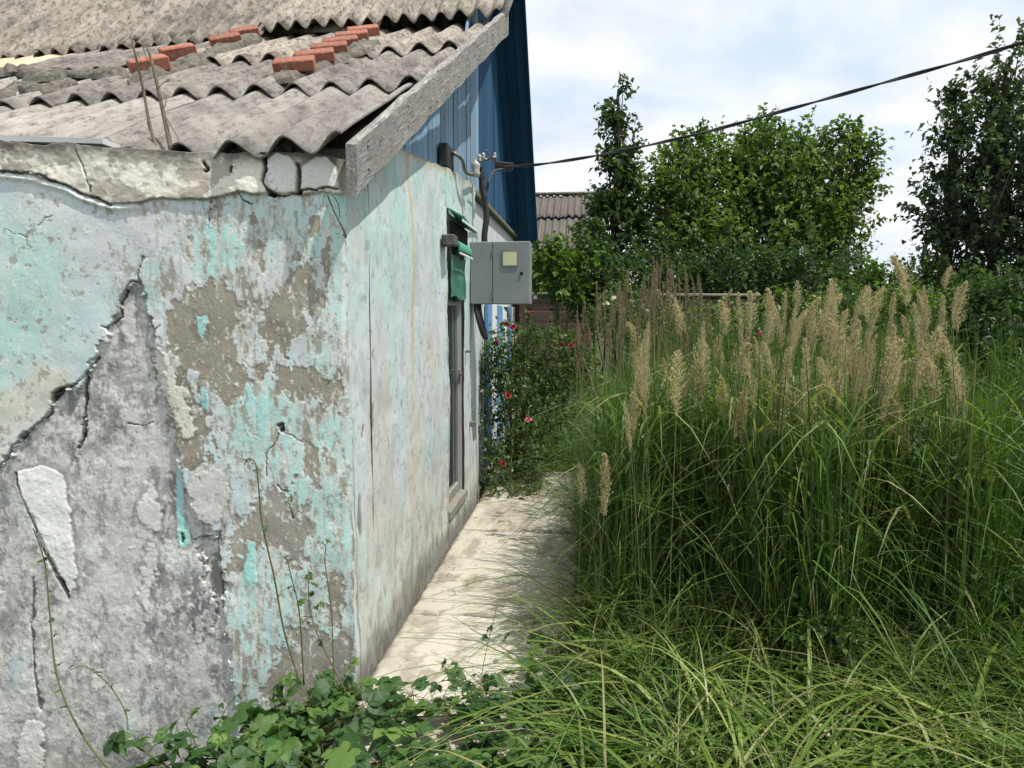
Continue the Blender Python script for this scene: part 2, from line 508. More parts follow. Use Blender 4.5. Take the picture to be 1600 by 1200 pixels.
# ------------------------------------------------------------------ ground
GZ = -0.22
PZ = -0.086                                  # top of the path
gx = np.concatenate([np.linspace(-600, -12, 14), np.linspace(-10, 14, 90), np.linspace(16, 600, 14)])
gy = np.concatenate([np.linspace(-300, -5, 10), np.linspace(-4, 24, 100), np.linspace(26, 900, 18)])
GX, GY = np.meshgrid(gx, gy)
GZ_ = GZ + (fbm(GX, GY, 0.9, 4, 3) - .5) * 0.07 - 0.01
GZ_ -= sstep(-.15, -1.0, GX) * sstep(6, 3.4, GY) * 0.42      # the ground falls away along the front wall
V = np.stack([GX.ravel(), GY.ravel(), GZ_.ravel()], 1)
nx, ny = len(gx), len(gy)
ii = (np.arange(ny - 1)[:, None] * nx + np.arange(nx - 1)[None]).ravel()
tag(obj('ground', np_mesh('ground', V, np.stack([ii, ii + 1, ii + 1 + nx, ii + nx], 1), M_GROUND)), kind='structure')

# ------------------------------------------------------------------ path of concrete slabs
path = empty('path', (0, 0, PZ)); tag(path, kind='structure')
def slab(y0, y1, x0, x1, seed):
    st = 0.012
    xs = np.arange(x0, x1 + 1e-6, st); ys = np.arange(y0, y1 + 1e-6, st)
    X, Y = np.meshgrid(xs, ys)
    ed = np.minimum(np.minimum(X - x0, x1 - X), np.minimum(Y - y0, y1 - Y))
    z = (fbm(X, Y, 2.2, 3, 40 + seed) - .5) * .018 + (fbm(X, Y, 40, 3, 41) - .5) * .006
    jag = fbm(X, Y, 14, 3, 49 + seed)
    z -= sstep(.035, 0, ed + (jag - .5) * .05) * .022
    # colours: cream cement with greyer worn flakes and brown dust
    n1 = fbm(X, Y * .5, 2.6, 5, 50); n2 = fbm(X, Y * .45, 17, 4, 51); n3 = fbm(X * 1.2, Y * .36, 8, 5, 52); n4 = fbm(X, Y, 55, 3, 53)
    cream = lin(232, 226, 208, .6); grey = lin(176, 168, 152, .56); brown = lin(186, 168, 146, .56); dk = lin(116, 108, 98, .56)
    c = np.ones(X.shape + (3,)) * cream
    k = sstep(.50, .62, n1 * .55 + n3 * .45)[..., None]; c = c * (1 - k * .4) + brown * k * .4
    k = sstep(.56, .62, n3 * .7 + n4 * .3)[..., None]; c = c * (1 - k * .5) + grey * k * .5
    k = (sstep(.64, .70, n2 * .6 + n4 * .4) * sstep(.45, .6, n1))[..., None]; c = c * (1 - k * .8) + dk * k * .8
    k = sstep(.22, .02, X - x0)[..., None] * (n3[..., None] * 1.1); c = c * (1 - k * .5) + grey * k * .5
    k = sstep(.02, .0, ed - .004)[..., None]; c = c * (1 - k * .7) + dk * k * .7
    z -= sstep(.56, .64, n3 * .7 + n4 * .3) * .003
    ck = np.abs(fbm(X, Y, 1.9, 4, 57 + seed) - .5); ckm = sstep(.008, .002, ck) * sstep(.5, .56, fbm(X, Y, 1.4, 2, 58))
    z -= ckm * .008; c = c * (1 - ckm[..., None] * .6) + dk * ckm[..., None] * .6
    k = sstep(.62, .66, fbm(X, Y * .4, 7, 5, 59, .6))[..., None]; c = c * (1 - k * .55) + lin(150, 138, 122, .56) * k * .55
    nx, ny = len(xs), len(ys)
    # worn, crooked outer edges
    wob = (fbm(X * 0 + 3, Y, 5, 4, 60 + seed) - .5) * .10
    Xw = X + wob * sstep(.35, 1, (X - x0) / (x1 - x0))
    V = np.stack([Xw.ravel(), Y.ravel(), z.ravel()], 1); C = c.reshape(-1, 3)
    ii = (np.arange(ny - 1)[:, None] * nx + np.arange(nx - 1)[None]).ravel()
    Fq = np.stack([ii, ii + 1, ii + 1 + nx, ii + nx], 1)
    rim = np.concatenate([np.arange(nx), np.arange(1, ny) * nx + nx - 1, np.arange(nx - 2, -1, -1) + (ny - 1) * nx, np.arange(ny - 2, 0, -1) * nx])
    lo = V[rim].copy(); lo[:, 2] = -.22
    b = len(V); m = len(rim); r2 = np.roll(np.arange(m), -1)
    Fr = np.stack([b + np.arange(m), b + r2, rim[r2], rim], 1)
    V = np.concatenate([V, lo]); C = np.concatenate([C, C[rim] * .6])
    return obj('concrete_slab', np_mesh('concrete_slab', V, np.concatenate([Fq, Fr]), M_CONC, C), path)
PX0, PX1 = 0.045, 0.955
slab(1.0, 2.62, PX0 - .25, PX1, 1)
slab(2.628, 3.98, PX0, PX1, 2)
slab(3.99, 5.62, PX0, PX1 - .01, 3)
slab(5.63, 7.9, PX0, PX1 + .05, 4)

# ================================================================== THE HOUSE
house = empty('house', (0, 0, 0))
tag(house, 'weathered pale turquoise house with blue gable and corrugated grey roof', 'house')

# ---- front wall -----------------------------------------------------
def build_front():
    smax = 1.95
    st = 0.0042
    s1 = np.concatenate([np.arange(0, smax, st), np.arange(smax, 4.2, .02)])
    z1 = np.arange(-0.72, 2.40, st)
    top_pts = poly_front([(-900, 196), (-300, 205), (0, 222), (120, 226), (300, 240), (412, 238), (532, 246), (560, 246)])
    o = np.argsort(top_pts[:, 0]); tp = top_pts[o]
    S, Z = np.meshgrid(s1, z1)
    topz = np.interp(s1, tp[:, 0], tp[:, 1]) + (fbm(s1, s1 * 0 + 5, 9, 4, 70) - .5) * .035
    # squeeze the grid so that its last rows follow the ragged top
    frac = (Z - z1[0]) / (z1[-1] - z1[0])
    Z = np.where(frac > .8, Z + (topz[None] - z1[-1]) * ((frac - .8) / .2), Z)
    x, y = S, Z
    n_big = fbm(x, y, 1.7, 4, 1); n_mid = fbm(x, y, 9, 5, 2); n_fin = fbm(x, y, 46, 4, 3); n_ed = fbm(x, y, 22, 5, 4, .6)
    n_str = fbm(x * 3.2, y * .8, 9, 5, 5)       # vertical streaks
    n_st2 = fbm(x * 2.2, y * .75, 22, 4, 6)
    spk = fbm(x, y, 120, 2, 7)
    K = 1.2
    lav = lin(199, 200, 205, K); pale = lin(190, 206, 209, K); turq = lin(174, 208, 203, K); turq2 = lin(156, 206, 202, K)
    white = lin(216, 217, 212, K); cream = lin(220, 216, 204, K); tan = lin(196, 184, 158, K)
    brown = lin(144, 138, 126, K); brown2 = lin(150, 145, 135, K); cem = lin(174, 173, 170, K); cemd = lin(120, 119, 119, K); ceml = lin(192, 190, 186, K)
    dirt_shade = lin(58, 55, 50, K); black = lin(30, 29, 28, K)  # dirt colour, also painted as shade beside flakes and under the band
    col = np.ones(x.shape + (3,)); h = np.zeros(x.shape)
    def blend(m, c, a=1.0):
        nonlocal col
        m = np.clip(m * a, 0, 1)[..., None]; col = col * (1 - m) + c * m
    # --- painted coat over everything first
    col[:] = pale
    blend(sstep(.45, .62, n_big * .7 + n_mid * .3), lav)
    blend(sstep(.55, .7, fbm(x, y, 5, 5, 21)), white, .5)
    h += (n_big - .5) * .03 + (n_mid - .5) * .004 + (n_fin - .5) * .0008
    def soft(pts, c, a, w=.10, noise=.25):
        d = sd_poly(x, y, poly_front(pts)) + (n_mid - .5) * noise
        blend(sstep(-w, w, d), c, a)
    soft([(-40, 360), (60, 345), (115, 360), (110, 440), (85, 500), (40, 580), (-40, 640)], turq, .75)
    soft([(310, 350), (370, 350), (375, 430), (330, 440), (305, 420)], turq2, .9, .05)
    soft([(460, 560), (540, 560), (555, 900), (470, 900), (400, 720), (345, 720), (345, 620)], turq, .95, .06)
    soft([(345, 620), (420, 600), (545, 640), (552, 800), (480, 790), (400, 745), (350, 720)], turq, .8, .03, .12)
    soft([(350, 640), (400, 600), (440, 690), (380, 720), (330, 700)], turq2, .7, .05)
    soft([(385, 860), (480, 900), (550, 960), (545, 1060), (450, 1120), (380, 1150), (350, 1050)], turq, .9, .06)
    soft([(500, 300), (552, 300), (556, 820), (515, 820), (505, 500)], turq, .85, .05)
    soft([(380, 300), (540, 300), (540, 400), (380, 400)], turq, .55, .08)
    soft([(215, 400), (262, 410), (262, 480), (225, 520)], turq2, .55, .05)
    soft([(60, 580), (100, 570), (110, 600), (80, 640), (-40, 740), (-40, 640)], tan, .5, .06)
    soft([(120, 420), (230, 300), (280, 330), (200, 460)], lav, .7, .08)
    blend(sstep(.60, .68, n_st2) * sstep(.9, .5, x), turq2, .35)
    # --- coat scuffed to grey by streaks on the right half
    right = sstep(1.05, .80, x + (n_mid - .5) * .3)
    wear = n_str * .55 + n_st2 * .3 + n_fin * .15
    blend(sstep(.47, .56, wear) * right, lin(180, 181, 176, K), .72)
    m = sstep(.60, .625, wear) * right; blend(m, brown, .9); h -= m * .001
    blend(sstep(.50, .64, fbm(x * 1.3, y * .7, 6, 6, 23, .6)), lin(204, 208, 206, K), .32)
    vs = fbm(x * 3.4, y * .9, 17, 5, 27, .66); mk = sstep(.60, .625, vs) * sstep(1.0, .55, x); blend(mk, brown2, .8); h -= mk * .0008
    mk = sstep(.625, .64, fbm(x * 2.6, y * .9, 21, 5, 28, .66)) * sstep(1.05, .6, x); blend(mk, lin(206, 204, 196, K), .75)
    # --- patches where the coat has fallen off, laying bare brown render
    def peel(pts, c=brown, amp=.11, depth=.0018, a=1.0, w=.0022):
        nonlocal h
        P = poly_front(pts); mrg = .25
        d = sd_poly(x, y, P) + ((n_ed - .5) * .7 + (n_st2 - .5) * .9 + (n_fin - .5) * .9) * amp
        mm = sstep(-w, w, d)
        shade = c * (.86 + .3 * n_mid[..., None]) * (.93 + .14 * spk[..., None])
        blend(mm, shade, a); h -= mm * depth
        rim = np.exp(-((d + .005) / .004) ** 2); blend(rim, white, .28)  # thin white edge highlight painted round the bare patch
        return mm
    peel([(267,462),(300,452),(350,437),(367,471),(381,483),(367,517),(371,558),(387,596),(367,633),(333,617),(317,587),(287,575),(267,546),(246,533),(258,508)])
    peel([(412,462),(450,450),(452,412),(470,400),(496,408),(498,467),(483,500),(462,525),(442,546),(417,580),(402,590),(412,554),(404,500)])
    peel([(250,560),(290,590),(325,645),(332,715),(300,738),(272,745),(256,690),(250,629)])
    peel([(410,768),(450,760),(458,795),(486,785),(482,828),(466,888),(442,855),(400,850),(375,885),(358,925),(350,840)], brown2)
    peel([(391,326),(401,328),(402,350),(393,350)], amp=.03)
    peel([(403,370),(414,385),(412,425),(404,412)], amp=.03)
    peel([(478,345),(496,338),(497,362),(484,372)], amp=.03)
    peel([(505,395),(516,375),(516,470),(506,480)], amp=.04)
    peel([(508,900),(534,895),(536,960),(512,985)], amp=.05)
    peel([(395,1165),(410,1075),(440,1015),(480,975),(552,1000),(560,1110),(480,1200),(380,1240)], brown2 * .9, .14)
    peel([(430,570),(470,575),(540,600),(530,640),(470,620),(430,610)], amp=.12)
    peel([(475,690),(505,700),(500,760),(470,740)], amp=.06)
    # --- grey cement where the whole coat is gone (lower left)
    P = poly_front([(205,440),(221,450),(232,490),(242,520),(262,600),(268,660),(280,745),(300,800),(345,840),(352,960),(362,1080),(380,1300),(-1500,1300),(-1500,1000),(-200,830),(0,728),(26,690),(52,668),(76,645),(82,622),(120,602),(150,560),(162,530),(166,515),(186,495),(186,470)])
    d = sd_poly(x, y, P) + (n_ed - .5) * .06 + (n_fin - .5) * .03
    g = sstep(-.004, .004, d)
    cemc = cem * (.84 + .36 * n_mid[..., None])
    col = col * (1 - g[..., None]) + cemc * g[..., None]
    h = h * (1 - g) + g * (-.020 + (n_mid - .5) * .009 + (n_fin - .5) * .0018 + (n_big - .5) * .03)
    n_fl = fbm(x * 1.25, y * .85, 13, 5, 31, .62)
    low = sstep(.95, .35, y)
    blend(g * sstep(.53, .575, n_fl + low * .05), ceml, .75); h += g * sstep(.53, .575, n_fl + low * .05) * .0008
    blend(g * sstep(.56, .585, fbm(x * 1.4, y * .8, 11, 6, 33, .62)) * low, white, .75)
    blend(g * sstep(.60, .64, fbm(x * 1.5, y * .6, 6, 6, 35, .62)) * low, pale, .6)
    blend(g * sstep(.55, .62, fbm(x * 1.7, y * .6, 8, 5, 34)), cemd, .75)
    blend(g * sstep(.59, .63, fbm(x, y, 30, 4, 36)), cemd * .85, .4)
    def soft_g(pts, c, a, w=.06, noise=.2):
        d = sd_poly(x, y, poly_front(pts)) + (n_fl - .5) * noise
        blend(sstep(-w, w, d) * g, c, a)
    soft_g([(280, 900), (350, 880), (352, 1000), (300, 1010), (270, 960)], cemd * .6, .75)
    soft_g([(265, 640), (282, 745), (320, 830), (260, 830), (240, 700)], cemd * .85, .7, .04)
    soft_g([(110, 640), (150, 560), (200, 640), (200, 800), (130, 860)], cemd, .45)
    soft_g([(-60, 820), (40, 800), (80, 920), (60, 1010), (-60, 1000)], cem * .8, .5)
    soft_g([(-80, 1080), (60, 1060), (140, 1120), (150, 1260), (-80, 1260)], ceml, .75)
    peel([(310, 850), (340, 838), (346, 930), (335, 980), (320, 910)], brown2 * .8, .06, .012)
    soft_g([(95, 745), (170, 700), (210, 790), (190, 900), (130, 960), (112, 900)], ceml, .55, .05, .5)
    soft_g([(60, 960), (200, 900), (300, 1010), (340, 1150), (120, 1150)], ceml, .4, .08, .7)
    blend(g * sstep(.555, .60, fbm(x * 1.1, y * .8, 7, 6, 38, .6)), ceml * 1.06, .7)
    fk = fbm(x * 1.25, y * .8, 24, 5, 39, .68); amt_ = sstep(1.15, .7, y)
    mk = g * sstep(.57, .60, fk + .03 * amt_); blend(mk, ceml * 1.08, .8 * 1.0); h += mk * .0008
    mk = g * sstep(.60, .63, fbm(x * 1.4, y * .7, 20, 5, 43, .68)) ; blend(mk, cemd * .9, .5)
    mk = g * sstep(.70, .73, fbm(x, y, 55, 3, 45, .6)) * .5; blend(mk, dirt_shade, .7)
    # bright leftover flakes on the cement
    def flake(pts, c, amp=.02, t=.012, a=.95):
        nonlocal h
        d = sd_poly(x, y, poly_front(pts)) + ((n_ed - .5) + (n_fin - .5) * .5) * amp
        mm = sstep(-.0022, .0022, d); blend(mm, c * (.94 + .1 * n_mid[..., None]), a); h += mm * t * .35
        halo = np.exp(-((d + .010) / .007) ** 2) * (d < 0); blend(halo, dirt_shade, .35)  # shade painted as a dark ring just outside the flake
    flake([(22, 738), (55, 728), (95, 742), (103, 800), (112, 860), (116, 905), (106, 938), (92, 905), (74, 868), (50, 815), (28, 778)], white * 1.04, .03, .010)
    flake([(232, 738), (238, 760), (246, 800), (243, 832), (226, 822), (205, 815), (214, 785), (226, 760)], ceml * 1.12, .05, .006)
    flake([(228, 852), (245, 868), (240, 910), (226, 955), (216, 940), (222, 900)], ceml * 1.1, .06, .006)
    flake([(30, 1130), (52, 1122), (66, 1160), (60, 1210), (20, 1215)], white * .95, .06, .008)
    flake([(188, 452), (205, 470), (215, 520), (205, 540), (190, 520), (186, 490)], ceml, .05, .004)
    flake([(240, 530), (262, 560), (300, 640), (295, 690), (262, 640), (248, 600)], cream * .95, .08, .006)
    flake([(295, 745), (318, 725), (345, 735), (360, 775), (345, 815), (305, 820), (290, 790)], ceml * 1.05, .07, .005)
    # turquoise runs
    flake([(274, 728), (282, 728), (283, 800), (293, 832), (294, 852), (284, 860), (275, 856), (273, 800)], turq2, .022, .006)
    flake([(305, 490), (322, 500), (320, 540), (306, 520)], turq2, .05, .004)
    flake([(316, 605), (324, 610), (322, 640), (314, 632)], turq2, .03, .004)
    flake([(388, 845), (398, 850), (400, 900), (390, 925), (384, 890)], turq2, .04, .004)
    # --- top band of thick cream render
    band = [(-1500, 120), (-200, 235), (0, 268), (60, 276), (110, 292), (140, 308), (175, 318), (215, 318), (240, 311), (300, 312), (350, 307), (372, 300), (400, 305), (420, 300), (470, 305), (500, 300), (535, 306), (575, 306), (575, 100), (-1500, 100)]
    P = poly_front(band)
    d = sd_poly(x, y, P) + (n_ed - .5) * .018
    b = sstep(-.003, .003, d)
    bc = cream * (.95 + .1 * n_mid[..., None])
    taupe = lin(170, 162, 150, K)
    nb = fbm(x * .9, y, 11, 5, 44, .6)
    col = col * (1 - b[..., None]) + bc * b[..., None]
    topd = topz[None] - y
    blend(b * sstep(.53, .58, nb + sstep(.14, .0, topd) * .14 - .02), taupe, .9)
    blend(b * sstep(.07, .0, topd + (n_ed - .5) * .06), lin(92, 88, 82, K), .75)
    h = h * (1 - b) + b * (.016 + (n_mid - .5) * .018 + (n_fin - .5) * .004)
    edge = np.exp(-((d - .002) / .006) ** 2) * (x > .35); blend(edge, dirt_shade, .55)  # shade along the band's lower edge, painted as a dark line
    lip = np.exp(-((d + .018) / .012) ** 2) * sstep(.75, .95, x); blend(lip, white, .8); h += lip * .012  # raised lip, whitened to paint in the sun on its upward face
    # chunks of stone at the right end of the band
    flake([(419, 250), (434, 240), (452, 246), (465, 262), (462, 300), (440, 304), (424, 296), (418, 275)], white, .012, .014)
    flake([(474, 262), (492, 248), (512, 246), (526, 262), (528, 292), (505, 294), (474, 302), (470, 285)], white, .012, .014)
    # --- cracks and holes, plus painted shade lines at flake and band edges
    def crack(pts, w, depth=.02, c=dirt_shade, a=.95, wob=.012):
        nonlocal h
        d = seg_dist(x + (n_ed - .5) * wob * 2, y + (fbm(x, y, 25, 4, 90) - .5) * wob * 2, poly_front(pts), False)
        ww = w * (.15 + 1.1 * n_ed * n_ed * 2)
        mm = sstep(ww, ww * .35, d); blend(mm, c, a * .92); h -= mm * depth * .6
    crack([(0, 266), (55, 272), (100, 288), (135, 304), (172, 318)], .008, .02)
    crack([(215, 440), (218, 420), (221, 402)], .006, .012)
    crack([(122, 235), (135, 270), (147, 305)], .005, .01)
    crack([(215, 440), (205, 437), (196, 450), (187, 470), (186, 496), (166, 514), (160, 512)], .007, .02)
    crack([(150, 560), (130, 592), (118, 602), (90, 610), (80, 616)], .008, .025)
    crack([(95, 612), (82, 618), (80, 626)], .016, .035, black)
    crack([(80, 620), (76, 645), (52, 668), (26, 690), (0, 726), (-60, 780)], .006, .025)
    crack([(134, 592), (130, 620), (126, 660), (120, 702)], .013, .03, black, .9, .02)
    crack([(131, 660), (122, 700)], .014, .03, black, .8)
    crack([(20, 740), (22, 760), (40, 800), (60, 850), (85, 905), (106, 940)], .007, .02, dirt_shade, .9)  # shadow on the white flake's left edge, painted as a dark line
    crack([(72, 868), (105, 940)], .012, .02, dirt_shade, .7)  # lower end of that painted flake shadow, drawn wider
    crack([(50, 905), (46, 980), (52, 1060), (58, 1110)], .013, .02, cemd * .45, .75)
    crack([(236, 508), (242, 515), (252, 508)], .005, .012)
    crack([(412, 240), (416, 262), (412, 282), (420, 298), (428, 304)], .017, .05, black)
    crack([(466, 258), (470, 280), (468, 304)], .011, .03, dirt_shade)
    crack([(418, 304), (445, 308), (470, 302), (500, 294), (528, 296)], .007, .03, black)  # painted shade line under the right end of the band
    crack([(320, 254), (328, 264), (322, 268)], .012, .04, black)
    crack([(363, 262), (362, 270)], .008, .03, black)
    crack([(436, 664), (446, 660), (440, 670)], .018, .04, black, .95)
    crack([(438, 672), (430, 692), (416, 708), (415, 745)], .004, .01)
    crack([(440, 672), (470, 690)], .004, .008, dirt_shade, .7)
    crack([(432, 758), (440, 765), (454, 768), (456, 810)], .005, .01)
    crack([(281, 838), (282, 848)], .009, .03, black)
    crack([(300, 845), (338, 838), (342, 880), (345, 930), (350, 960)], .005, .014)
    crack([(330, 310), (326, 335), (326, 355)], .004, .008)
    crack([(372, 300), (380, 314), (392, 318)], .006, .015)
    crack([(510, 600), (525, 590), (545, 585)], .003, .006, dirt_shade, .6)
    crack([(195, 665), (225, 668), (236, 660)], .004, .01)
    crack([(555, 800), (554, 860), (558, 940), (556, 1055)], .004, .01, dirt_shade, .8)
    fl2 = fbm(x * 1.1, y * .9, 30, 5, 61, .66); m = sstep(.655, .67, fl2) * (1 - b) * (1 - g); blend(m, brown2 * 1.1, .8); h -= m * .0006
    m = sstep(.66, .67, fbm(x * 1.3, y * .8, 44, 4, 62, .66)) * (1 - b); blend(m, white, .6); h += m * .0005
    crack([(0, 352), (40, 372), (70, 340), (85, 335)], .003, .006, dirt_shade, .5)
    # specks, moss near the ground
    blend(sstep(.72, .78, spk * .6 + n_fin * .4), dirt_shade, .4)
    blend(sstep(-.25, -.6, y + (n_mid - .5) * .3), lin(112, 108, 94, K), .5)
    # corner stays put so that it meets the gable wall
    fade = sstep(0, .03, x); h = h * fade
    V = np.zeros(x.shape + (3,))
    jx = (fbm(y, y * 0 + 2, 6, 4, 80) - .5) * .022 * sstep(.06, 0, x)
    V[..., 0] = CORNER[0] + WT[0] * x + WN[0] * h + jx
    V[..., 1] = CORNER[1] + WT[1] * x + WN[1] * h
    V[..., 2] = y
    ny, nx = x.shape
    ii = (np.arange(ny - 1)[:, None] * nx + np.arange(nx - 1)[None]).ravel()
    Fq = np.stack([ii, ii + nx, ii + nx + 1, ii + 1], 1)
    Vf = V.reshape(-1, 3); C = col.reshape(-1, 3)
    # top of the wall, running back under the roof
    b0 = len(Vf); top = Vf[-nx:]
    back = top.copy(); back[:, 1] += .32; back[:, 2] += .012 + (fbm(s1, s1 * 0, 18, 3, 77) - .5) * .03
    it = np.arange(nx - 1)
    Ft = np.stack([(ny - 1) * nx + it, b0 + it, b0 + it + 1, (ny - 1) * nx + it + 1], 1)
    dn = back.copy(); dn[:, 2] = -.3
    b1 = b0 + nx
    Fb = np.stack([b0 + it, b1 + it, b1 + it + 1, b0 + it + 1], 1)
    Vf = np.concatenate([Vf, back, dn]); C = np.concatenate([C, np.tile(lin(120, 114, 104, .9), (nx, 1)), np.tile(lin(120, 114, 104, .9), (nx, 1))])
    return obj('front_wall', np_mesh('front_wall', Vf, np.concatenate([Fq, Ft, Fb]), M_PLASTER, C), house)
front_wall = build_front()
front_wall['label'] = 'front wall with peeling turquoise paint over cracked grey cement'

# ---- gable wall ------------------------------------------------------
DOOR = (5.46, 6.13, 0.10, 2.16)
def build_gable():
    st = .0085
    y1 = np.arange(CORNER[1], 6.93, st); z1 = np.arange(-.3, 2.62, st)
    Yg, Zg = np.meshgrid(y1, z1)
    topz = np.interp(y1, [3.0, 3.3, 3.9, 4.05, 4.6, 5.5, 6.3, 6.7, 6.93], [2.06, 2.16, 2.38, 2.39, 2.45, 2.54, 2.60, 2.61, 2.52]) + (fbm(y1, y1 * 0, 8, 4, 11) - .5) * .05
    frac = (Zg - z1[0]) / (z1[-1] - z1[0])
    Zg = np.where(frac > .85, Zg + (topz[None] - z1[-1]) * ((frac - .85) / .15), Zg)
    x, y = Yg, Zg
    nb = fbm(x, y, 1.2, 4, 101); nm = fbm(x, y, 7, 5, 102); nf = fbm(x, y, 34, 4, 103); ns = fbm(x * 3.0, y * .7, 6, 5, 104); ne = fbm(x, y, 16, 5, 105, .6)
    K = .90
    pale = lin(206, 217, 220, K); turq = lin(184, 216, 210, K); lav = lin(204, 205, 210, K); white = lin(220, 220, 214, K); tan = lin(204, 186, 148, K); grey = lin(164, 158, 146, K); dk = lin(110, 106, 98, K); brown = lin(140, 134, 122, K); dirt_shade = lin(70, 66, 60, K)
    col = np.ones(x.shape + (3,)) * pale; h = (nb - .5) * .05 + (nm - .5) * .008 + (nf - .5) * .0012
    def blend(m, c, a=1.):
        nonlocal col
        m = np.clip(m * a, 0, 1)[..., None]; col = col * (1 - m) + c * m
    blend(sstep(.42, .6, nb * .7 + nm * .3), turq, .55)
    blend(sstep(.5, .66, fbm(x, y, 2.2, 4, 111)), lav, .75)
    blend(sstep(.55, .75, ns), white, .3)
    blend(sstep(1.2, 2.2, y) * sstep(.35, .6, nm), turq, .75)
    blend(sstep(.54, .66, fbm(x * 1.5, y * .7, 3.2, 5, 117)), tan, .28)
    blend(sstep(.60, .66, fbm(x * 1.5, y * .9, 6, 5, 118, .6)), lin(186, 190, 188, K), .6)
    blend(np.exp(-((x - 4.37 - (nb - .5) * .15 - (y - 1.8) * -.05) / .035) ** 2) * sstep(1.1, 1.4, y), tan, .9)
    blend(np.exp(-((x - 4.35) / .06) ** 2) * sstep(.0, .5, y) * sstep(1.4, .9, y), tan, .4)
    blend(sstep(.57, .64, fbm(x * 2.2, y * .8, 12, 5, 113)), lin(182, 194, 194, K), .3)
    # damp, dirty foot of the wall
    foot = sstep(.62, -.05, y + (ns - .5) * .9)
    blend(foot, white * .86, .7); blend(foot * sstep(.48, .58, fbm(x * 1.6, y * .8, 11, 5, 114)), grey, .75)
    blend(sstep(.07, -.08, y + (nm - .5) * .25), dk, .55)
    m = sstep(.67, .685, ns * .5 + ne * .5) * sstep(4.1, 3.4, x) * sstep(1.7, 1.2, y); blend(m, brown, .9); h -= m * .005
    m = sstep(-.008, .004, .05 - np.hypot((x - 3.30) * 1.6, (y - .62) * .55) + (ne - .5) * .04); blend(m, brown, .9); h -= m * .006
    m = sstep(.66, .68, fbm(x, y, 26, 5, 116, .65)); blend(m, dk, .35); h -= m * .0008
    topd = topz[None] - y
    blend(sstep(.06, .0, topd + (ne - .5) * .07), lin(190, 178, 150, K), .8)
    blend(sstep(.012, .0, topd + (ne - .5) * .02), dirt_shade, .6)
    # broken upper corner over the door
    d = np.hypot((x - 6.93) * 1.0, (y - 2.5) * .75) + (ne - .5) * .14
    m = sstep(.22, .17, d); blend(m, dirt_shade * .7, .95); h -= m * .07  # darkness of the hole put into the colour as well as sunk
    # plaster swelling along the door edge
    h += np.exp(-((x - 5.40) / .06) ** 2) * .012 * (nm + .3)
    blend(np.exp(-((x - 5.41) / .03) ** 2) * sstep(.45, .6, ns), dk, .6)
    blend(np.exp(-((x - 3.225 - (nm - .5) * .03) / .006) ** 2) * sstep(1.3, .9, y), dirt_shade, .8)
    h += np.exp(-((x - 3.03) / .05) ** 2) * 0
    fade = sstep(0, .04, x - CORNER[1]); h *= fade
    jx = (fbm(y, y * 0 + 2, 6, 4, 80) - .5) * .022 * sstep(.06, 0, x - CORNER[1])
    V = np.stack([h + jx, x, y], -1)
    V[:, 0, 1] = CORNER[1]
    ny, nx = x.shape
    ok = np.ones((ny - 1, nx - 1), bool)
    cx = (x[:-1, :-1] + x[1:, 1:]) / 2; cy = (y[:-1, :-1] + y[1:, 1:]) / 2
    ok &= ~((cx > DOOR[0]) & (cx < DOOR[1]) & (cy > DOOR[2]) & (cy < DOOR[3]))
    ii = (np.arange(ny - 1)[:, None] * nx + np.arange(nx - 1)[None])[ok]
    Fq = np.stack([ii, ii + 1, ii + 1 + nx, ii + nx], 1)
    Vf = V.reshape(-1, 3); C = col.reshape(-1, 3)
    it = np.arange(nx - 1); b0 = len(Vf)
    back = Vf[-nx:].copy(); back[:, 0] = -.30; back[:, 2] += .02
    Ft = np.stack([(ny - 1) * nx + it, (ny - 1) * nx + it + 1, b0 + it + 1, b0 + it], 1)
    jt = np.arange(ny - 1); e = jt * nx + nx - 1; b1 = b0 + nx
    far = Vf[np.arange(ny) * nx + nx - 1].copy(); far[:, 0] = -.12
    Fe = np.stack([e, b1 + jt, b1 + jt + 1, e + nx], 1)
    Vf = np.concatenate([Vf, back, far]); C = np.concatenate([C, np.tile(lin(180, 172, 152, .8), (nx, 1)), np.tile(dirt_shade, (ny, 1))])
    return obj('gable_wall', np_mesh('gable_wall', Vf, np.concatenate([Fq, Ft, Fe]), M_PLASTER, C), house)
gable_wall = build_gable()

# reveal of the door opening
M_REVEAL = mat_simple('worn_reveal_paint', lin(190, 192, 186, .8), lin(214, 214, 208, .8), 12, .9, .1, .3)
y0, y1, z0, z1 = DOOR
mb = MB()
mb.box((-.16, y0 - .03, (z0 + z1) / 2), (.28, .05, z1 - z0 + .1))
mb.box((-.16, y1 + .03, (z0 + z1) / 2), (.28, .05, z1 - z0 + .1))
mb.box((-.16, (y0 + y1) / 2, z1 + .03), (.28, y1 - y0 + .1, .05))
mb.build('door_reveal', M_REVEAL, house)
door = MB()
M_DOORFR = mat_simple('grey_white_frame', lin(140, 140, 136, .8), lin(172, 171, 166, .8), 22, .8, .2, .3, (1, 1, .1))
door.box((-.06, y0 + .03, (z0 + z1) / 2), (.05, .055, z1 - z0), bev=.004)
door.box((-.06, y1 - .03, (z0 + z1) / 2), (.05, .055, z1 - z0), bev=.004)
door.box((-.06, (y0 + y1) / 2, z0 + .04), (.048, y1 - y0 - .11, .07), bev=.004)
door.box((-.06, (y0 + y1) / 2, z1 - .04), (.048, y1 - y0 - .11, .07), bev=.004)
for zc in (1.60,):
    door.box((-.06, (y0 + y1) / 2, zc), (.044, y1 - y0 - .11, .035), bev=.004)
door_o = door.build('glazed_door', M_DOORFR, house)
prev = z0 + .07
